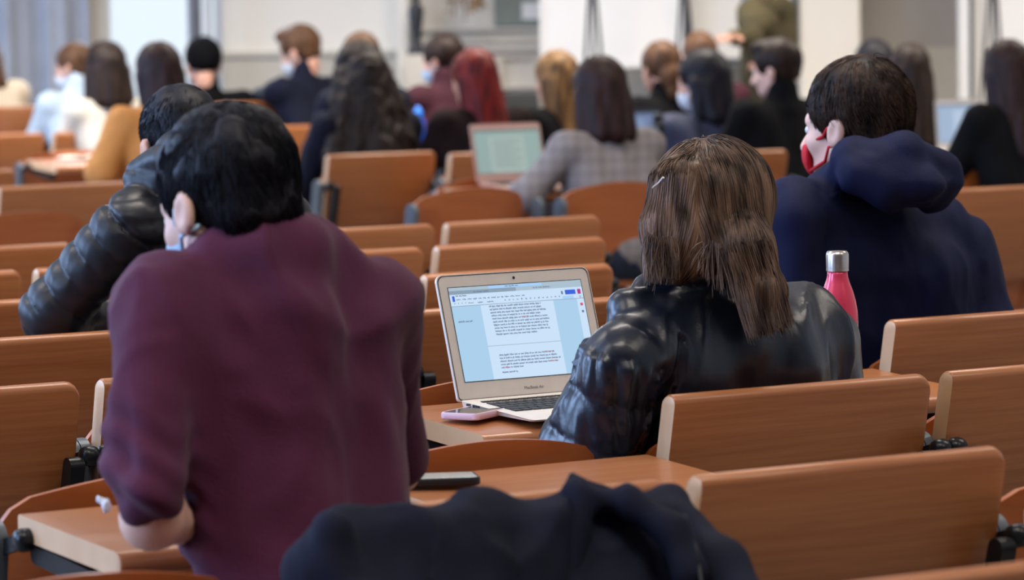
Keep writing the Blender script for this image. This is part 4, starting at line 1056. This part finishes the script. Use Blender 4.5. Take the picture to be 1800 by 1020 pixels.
q = on_plane(1648, 270, HZ + .01); laptop('laptop with pale blue screen at the right, beside the long brown hair', (q[0], q[1], q[2]), .12, W=.335, tilt=12, body=M_ALU, kind='blue', bez=.010)
q = on_plane(1054, 289, HZ + .005); laptop('laptop with blue screen hidden behind the grey checked blazer', (q[0], q[1], q[2]), YAW - .1, tilt=10, body=M_ARM, kind='dim', bez=.010)
q = on_plane(852, 249, HZ + .005); laptop('black laptop lid between red hair and dark blonde hair', (q[0], q[1], q[2]), .45, tilt=12, body=M_ARM, kind='off', bez=.012)

def phone(label, px_, py_, yaw, case, z=HZ, W=.074, L=.148, T=.009, screen=None, slope=.07):
    p = on_plane(px_, py_, z); r = empty('phone', p, label, 'phone', None, yaw)
    bm = bmesh.new(); rc = .011; out = []
    for cx, cy, a0 in ((W / 2 - rc, L / 2 - rc, 0), (-W / 2 + rc, L / 2 - rc, 90), (-W / 2 + rc, -L / 2 + rc, 180), (W / 2 - rc, -L / 2 + rc, 270)):
        for k in range(7): a = math.radians(a0 + 15 * k); out.append((cx + rc * math.cos(a), cy + rc * math.sin(a)))
    def ring(s, z): return [bm.verts.new((x - math.copysign(s, x), y - math.copysign(s, y), z)) for x, y in out]
    rs = [ring(.002, 0), ring(0, .002), ring(0, T - .002), ring(.0012, T), ring(.003, T), ring(.0035, T - .0006)]
    for a, b in zip(rs, rs[1:]):
        for k in range(len(out)): bm.faces.new((a[k], a[(k + 1) % len(out)], b[(k + 1) % len(out)], b[k]))
    bm.faces.new(rs[0][::-1]); bm.faces.new(rs[-1]); obj('case', bm, case, r, sm=True, angle=.8)
    bm = bmesh.new(); box(bm, (0, 0, T - .0006), (W - .008, L - .008, .0012), bev=.0004); obj('glass_screen', bm, screen or M_GLOSS, r)
    bm = bmesh.new(); box(bm, (0, -L / 2 + .0005, T / 2), (.009, .0016, .003)); box(bm, (-.018, -L / 2 + .0005, T / 2), (.010, .0016, .0016)); obj('charging_port', bm, M_KEY, r)
    return r
M_GLOSS = mat('black_glass', (0.010, 0.012, 0.016), 0.12, 0, spec=.4)
M_PINKC = mat('pink_phone_case', (0.80, 0.56, 0.66), 0.45)
ph = phone('pink cased phone beside the open silver laptop', 842, 731, YAW + 2.15, M_PINKC, HZ - .006, T=.012, screen=M_GLOSS)
ph.rotation_euler = (0.0, 0.0, YAW + math.radians(118))
ph2 = phone('black phone on the tablet right of the maroon shirt', 752, 851, YAW + 1.15, M_KEY, HZ - .002, T=.012, screen=mat('painted_reflection_glass', (.45, .46, .40), .12, 0, spec=.9))  # pale screen colour is a painted window reflection

# pink metal bottle
p = on_plane(1474, 713, HZ - .005)
b = empty('bottle', p, 'pink metal bottle with steel cap between leather jacket and navy jacket', 'bottle')
M_PINK = mat('pink_enamel', (0.72, 0.050, 0.105), 0.28, 0.15, 0.03, 8, coat=.4)
s_ = 1.0
bm = bmesh.new(); lathe(bm, [(.030, 0), (.0345, .003), (.0352, .01), (.0352, .150), (.0345, .165), (.0315, .182), (.0265, .200), (.0215, .213), (.0188, .222), (.0178, .228), (.0175, .236)], 40); obj('flask_body', bm, M_PINK, b, sm=True)
bm = bmesh.new(); lathe(bm, [(.0186, .234), (.0196, .2345), (.0196, .239), (.0190, .2395), (.0196, .240), (.0198, .262), (.0190, .266), (.0165, .269), (.008, .2695)], 40); obj('screw_cap', bm, mat('steel_cap', (.62, .57, .53), .28, .9, 0.05, 60, stretch=(1, 1, 8)), b, sm=True, angle=.7)
bm = bmesh.new(); n = 10; v0 = None
for k in range(n):                                           # worn grey patch on the right side of the shoulder
    a0 = -.55 + .05 * k; a1 = a0 + .05; rr = .0354; h0 = .125 + .012 * math.sin(k * 1.3); h1 = .160 - .006 * abs(k - 5)
    vs = [bm.verts.new((rr * math.cos(a), rr * math.sin(a), z)) for a, z in ((a0, h0), (a1, h0), (a1, h1), (a0, h1))]; bm.faces.new(vs)
obj('worn_patch', bm, mat('worn_grey_paint', (.42, .36, .34), .5), b)

# blue bottle and black flask further away
p = on_plane(736, 266, HZ)
b = empty('bottle', p, 'translucent blue bottle right of the long curly black hair', 'bottle')
M_BLUEP = mat('blue_plastic', (0.012, 0.075, 0.50), 0.2, 0, .1, coat=.3)
bm = bmesh.new(); lathe(bm, [(.030, 0), (.034, .004), (.034, .07), (.031, .085), (.034, .10), (.034, .135), (.026, .155), (.018, .165)], 24); obj('flask_body', bm, M_BLUEP, b, sm=True)
bm = bmesh.new(); lathe(bm, [(.020, .163), (.021, .166), (.021, .190), (.014, .198), (.008, .212), (.006, .213)], 20); obj('cap', bm, mat('bright_blue_cap', (0.03, .22, .80), .3), b, sm=True)
p = on_plane(1158, 292, HZ)
b = empty('bottle', p, 'tall glossy black flask right of the grey checked blazer', 'bottle')
bm = bmesh.new(); lathe(bm, [(.027, 0), (.030, .004), (.030, .165), (.026, .18), (.022, .185)], 24); obj('flask_body', bm, mat('black_enamel', (.012, .016, .018), .15, .2, coat=.5), b, sm=True)
bm = bmesh.new(); lathe(bm, [(.022, .183), (.023, .186), (.023, .215), (.018, .222), (.006, .223)], 20); obj('cap', bm, M_KEY, b, sm=True)

def book(label, px_, py_, z, w, l, t, yaw, cover, cat='notebook', openb=False):
    p = on_plane(px_, py_, z); r = empty('book' if cat == 'book' else cat, p, label, cat, None, yaw)
    M_PAP = mat('paper', (0.78, 0.76, 0.70), 0.9, 0, .02)
    if openb:
        for s in (-1, 1):
            bm = bmesh.new(); rows = []
            for j in (0, 1):
                rows.append([bm.verts.new((s * w * k / 8, -l / 2 + l * j, t * (.4 + .8 * math.sin(math.pi * min(1, k / 8 * 1.1)) * .6))) for k in range(9)])
            for k in range(8): bm.faces.new((rows[0][k], rows[0][k + 1], rows[1][k + 1], rows[1][k]))
            g = bmesh.ops.extrude_face_region(bm, geom=bm.faces[:]); vv = [v for v in g['geom'] if isinstance(v, bmesh.types.BMVert)]
            for v in vv: v.co.z = .001
            obj('page_block', bm, M_PAP, r)
        bm = bmesh.new(); box(bm, (0, 0, .0005), (w * 2.04, l * 1.03, .001)); obj('cover', bm, cover, r)
    else:
        bm = bmesh.new(); box(bm, (0, 0, t / 2), (w * .97, l * .97, t * .8)); obj('page_block', bm, M_PAP, r)
        bm = bmesh.new(); box(bm, (0, 0, t * .05), (w, l, t * .1)); box(bm, (0, 0, t * .95), (w, l, t * .1)); box(bm, (-w / 2, 0, t / 2), (t * .1, l, t)); obj('cover', bm, cover, r)
    return r
book('open white notebook beside the camel sleeve', 152, 277, HZ, .14, .20, .010, YAW - .1, M_KEY, 'notebook', True)
book('flat red book in front of the rose gold laptop', 826, 341, HZ - .012, .11, .16, .008, YAW + .5, mat('red_cover', (.45, .03, .05), .5), 'book')
book('open pale book below the right hand laptop', 1745, 281, HZ - .01, .15, .2, .014, .2, M_KEY, 'book', True)
# crumpled white tissue in the hand of the maroon person
tp = at(186, 888, 4.95)
tis = to_mesh('tissue', isomesh([('e', (0, 0, 0), (.006, .006, .009), None), ('c', (0, 0, 0), (-.010, .004, .010), .005, .003)], .003, .004, lambda p, n: .003 * fbm(p, 160.0)), mat('white_tissue', (.8, .8, .84), .9))
tis.location = tp; tag(tis, 'small crumpled white tissue beside the maroon sleeve', 'tissue')

# ------------------------------------------------------------------ the dark navy coat draped over the near seat
cp = px([('c', (606, 946, 4.56, 30), (700, 932, 4.60, 30)), ('c', (700, 938, 4.60, 28), (860, 908, 4.66, 30)), ('c', (860, 908, 4.66, 30), (1040, 886, 4.74, 30)), ('c', (1040, 884, 4.74, 30), (1170, 888, 4.80, 32)),
         ('c', (1185, 892, 4.80, 34), (1262, 990, 4.70, 46)), ('c', (1262, 990, 4.70, 46), (1330, 1110, 4.62, 52)),
         ('c', (590, 932, 4.50, 26), (585, 1000, 4.50, 30)), ('c', (550, 1000, 4.52, 26), (545, 1120, 4.50, 36)), ('c', (604, 950, 4.56, 26), (560, 1000, 4.52, 20))])
rng = random.Random(11)
for k in range(12):
    x = 612 + k * 51; yk = 948 - (x - 600) * .105; Dk = 4.56 + (x - 600) / 600 * .24
    cp += px([('c', (x, yk + 18, Dk - .030, 26), (x + rng.uniform(-30, 26), 1130, Dk - .085 - rng.uniform(0, .04), rng.uniform(26, 44)))])
for k in range(6):                                           # the lining falling on the seat side
    x = 640 + k * 100; yk = 950 - (x - 600) * .10; Dk = 4.62 + (x - 600) / 600 * .24
    cp += px([('c', (x, yk + 10, Dk, 28), (x - 6, 1040, Dk + .05, 26))])
def coatfold(p, n):
    q = p + .05 * np.stack([NOISE(p * 4 + 3), NOISE(p * 4 + 8), NOISE(p * 4)], 1)
    return .024 * (1 - np.abs(NOISE(q * A(8.5, 8.5, 2.2)))) ** 3 - .009 + .005 * (1 - np.abs(NOISE(q * A(20, 20, 8)))) ** 3
co = grid(6, -6, .25, -.05)
coat = empty('coat', (co[0], co[1], 0), 'dark navy coat draped over the back of the nearest seat', 'coat')
to_mesh('coat_cloth', isomesh(cp, .008, .030, coatfold), M_COATN, coat, A(co[0], co[1], 0))
hp_ = px([('c', (1030, 874, 4.70, 22), (1100, 886, 4.70, 30)), ('c', (1100, 880, 4.70, 34), (1180, 930, 4.68, 34)), ('c', (1180, 930, 4.68, 34), (1215, 1010, 4.66, 36)), ('c', (1035, 872, 4.69, 22), (990, 1040, 4.66, 26))])
to_mesh('hood', isomesh(hp_, .008, .02, coatfold), M_COATN, coat, A(co[0], co[1], 0))
bm = bmesh.new(); tube(bm, [at(1203, 905, 4.70) - A(co[0], co[1], 0), at(1222, 960, 4.66) - A(co[0], co[1], 0), at(1236, 1040, 4.62) - A(co[0], co[1], 0)], .0022, 6); obj('zip', bm, M_KEY, coat)

# ------------------------------------------------------------------ the front wall furniture
M_BOARD = mat('white_board_face', (0.86, 0.86, 0.84), 0.35)
M_STONE = mat('pale_stone', (0.62, 0.57, 0.48), 0.8, 0, 0.12, 5)
M_STONEB = mat('light_stone', (0.66, 0.62, 0.54), 0.8, 0, 0.08, 4)
M_GREEN = mat('grey_green_paint', (0.24, 0.28, 0.25), 0.8, 0, 0.15, 5)
def board(label, x0, x1, z0, z1, y, legs=True, name='whiteboard'):
    r = empty(name, ((x0 + x1) / 2, y, 0), label, 'whiteboard'); ox = (x0 + x1) / 2
    bm = bmesh.new(); bb(bm, x0 - ox, x1 - ox, -.012, .012, z0, z1); obj('panel', bm, M_BOARD, r)
    bm = bmesh.new()
    for a, b_, c, d in ((x0 - .03, x0, z0 - .03, z1 + .03), (x1, x1 + .03, z0 - .03, z1 + .03), (x0, x1, z0 - .03, z0), (x0, x1, z1, z1 + .03)): bb(bm, a - ox, b_ - ox, -.02, .02, c, d)
    obj('frame', bm, M_POST if 'right' not in label else M_WHITE, r)
    if legs:
        for xx in (x0 + .1, x1 - .1):
            bm = bmesh.new(); bb(bm, xx - ox - .02, xx - ox + .02, -.015, .015, .03, z0 - .02); bb(bm, xx - ox - .025, xx - ox + .025, -.25, .25, 0, .03); obj('leg', bm, M_POST, r)
    return r
board('wide white projection board right of the stone niche', wx(958, 21.2), wx(1196, 21.2), wz(112, 900, 21.2), wz(112, 900, 21.2) + 1.6, 21.2)
board('white board behind the standing speaker in olive jacket', wx(1212, 21.5), wx(1392, 21.5), wz(108, 900, 21.5), wz(108, 900, 21.5) + 1.6, 21.5)
board('white board with a white frame at the far right edge', wx(1712, 21.2), wx(1960, 21.2), wz(190, 1700, 21.2), wz(190, 1700, 21.2) + 2.6, 21.2)
def stand(label, x, y):
    r = empty('tripod_stand', (x, y, 0), label, 'stand')
    bm = bmesh.new(); tube(bm, [(0, 0, .75), (0, 0, 2.4)], [.011, .008], 10); obj('pole', bm, M_ARM, r, sm=True)
    for k in range(3):
        a = k * 2.094 + .5; bm = bmesh.new(); tube(bm, [(0, 0, 1.75), (.05 * math.cos(a), .05 * math.sin(a), 1.2), (.16 * math.cos(a), .16 * math.sin(a), .015)], .009, 8); obj('leg', bm, M_ARM, r, sm=True)
    bm = bmesh.new(); tube(bm, [(0, 0, 1.70), (0, 0, 1.80)], .024, 10); obj('collar', bm, M_KEY, r, sm=True)
    bm = bmesh.new(); box(bm, (0, 0, 2.46), (.16, .10, .12), bev=.02); obj('lamp_head', bm, M_KEY, r)
    return r
stand('dark tripod stand in front of the white projection board', wx(1042, 20.6), 20.6)
stand('dark tripod stand between the two white boards', wx(1203, 20.8), 20.8)
stand('dark tripod stand in front of the right edge white board', wx(1744, 20.6), 20.6)
# white standing frame left of the right board
r = empty('door_frame_post', (wx(1694, 21.0), 21.0, 0), 'tall pale upright post left of the right edge white board', 'post')
bm = bmesh.new(); bb(bm, -.035, .02, -.04, .04, 0, 3.2); obj('pale_upright', bm, M_WHITE, r)
bm = bmesh.new(); bb(bm, .022, .045, -.03, .03, 0, 3.2); obj('dark_upright', bm, M_ARM, r)
# stone niche with ledges, a hanging plant, a painted panel
nx0, nx1 = wx(722), wx(955); yn = YF - .13
nr = empty('stone_niche', ((nx0 + nx1) / 2, yn, 0), 'pale carved stone niche with ledges in the middle of the front wall', 'niche'); oc = (nx0 + nx1) / 2
bm = bmesh.new(); bb(bm, nx0 - oc, nx1 - oc, 0, .12, 0, 3.6); obj('back_slab', bm, M_STONEB, nr)
for py0, py1, dp, m in ((48, 54, .04, M_STONEB), (62, 76, .02, M_STONE), (84, 90, .05, M_STONEB), (96, 104, .03, M_STONE), (150, 156, .06, M_STONEB)):
    z1, z0 = wz(py0, 840), wz(py1, 840); bm = bmesh.new(); bb(bm, nx0 - oc + .02, nx1 - oc - .02, -dp, .0, z0, z1, .006); obj('ledge', bm, m, nr)
for pa, pb in ((728, 740), (800, 812), (870, 884), (936, 950)):
    bm = bmesh.new(); bb(bm, wx(pa) - oc, wx(pb) - oc, -.03, 0, 0, wz(104, 840)); obj('pilaster', bm, M_STONE, nr)
bm = bmesh.new(); bb(bm, wx(870) - oc, wx(952) - oc, -.05, 0, wz(44, 900), wz(44, 900) + 1.2); q_ = obj('painted_panel', bm, M_GREEN, nr)
bm = bmesh.new(); bb(bm, wx(918) - oc, wx(950) - oc, -.06, -.05, wz(34, 930), wz(4, 930)); obj('pale_square', bm, M_WHITE, q_)
# dark statuette at the left of the niche
st_ = empty('statuette', (wx(732, 21.6), 21.6, wz(95, 732, 21.6)), 'slim dark statuette on the left of the stone niche', 'statuette')
bm = bmesh.new(); lathe(bm, [(.05, 0), (.055, .02), (.03, .05), (.028, .10), (.036, .17), (.045, .24), (.04, .27), (.018, .285), (.025, .31), (.022, .335), (.008, .35)], 16); obj('figure', bm, M_ARM, st_, sm=True)
bm = bmesh.new(); bb(bm, -.06, .06, -.06, .06, -st_.location.z, 0); obj('plinth', bm, M_STONEB, st_)
# dry brown plant hanging from above the niche
pr = empty('hanging_plant', (wx(824, 21.4), 21.4, wz(52, 824, 21.4) - .02), 'dry brown foliage hanging over the stone niche', 'plant')
bm = bmesh.new(); rng = random.Random(5); z0_ = pr.location.z; bs = bmesh.new()
for k in range(26):
    x = rng.uniform(-.16, .16); ln = rng.uniform(.15, .42) * (1 - abs(x) * 2); pts = [(x * .4, .05, .80), (x * .9, rng.uniform(-.05, .05), .55), (x + rng.uniform(-.04, .04), rng.uniform(-.06, .06), .45 - ln)]
    tube(bs, pts, .004, 4)
    for j in range(18):
        t = rng.random(); c = Vector(pts[1]).lerp(Vector(pts[2]), t) + Vector((rng.uniform(-.03, .03), rng.uniform(-.03, .03), rng.uniform(-.02, .02)))
        a = rng.uniform(0, 6.28); l = rng.uniform(.018, .035); d1 = Vector((math.cos(a), math.sin(a) * .6, -.6)).normalized() * l; d2 = d1.orthogonal().normalized() * l * .45
        vs = [bm.verts.new(c + o_) for o_ in (Vector((0, 0, 0)), d1 * .5 + d2, d1, d1 * .5 - d2)]; bm.faces.new(vs)
obj('leaves', bm, mat('dry_brown_leaf', (.26, .14, .045), .8, 0, .3, 20), pr); obj('stems', bs, mat('brown_stem', (.12, .07, .03), .8), pr)
# ceiling luminaires
for yy in (3.5, 8.0, 12.5, 17.5):
    for xx in (-3.4, 0.4, 4.2):
        r = empty('ceiling_lamp', (xx, yy, 4.62), 'long white ceiling luminaire, %s, %s row from the front wall' % ({-3.4: 'left one', 0.4: 'middle one', 4.2: 'right one'}[xx], {3.5: 'fourth', 8.0: 'third', 12.5: 'second', 17.5: 'first'}[yy]), 'lamp', 'ceiling luminaires')
        bm = bmesh.new(); bb(bm, -1.2, 1.2, -.45, .45, .0, .18); obj('housing', bm, M_WHITE, r)
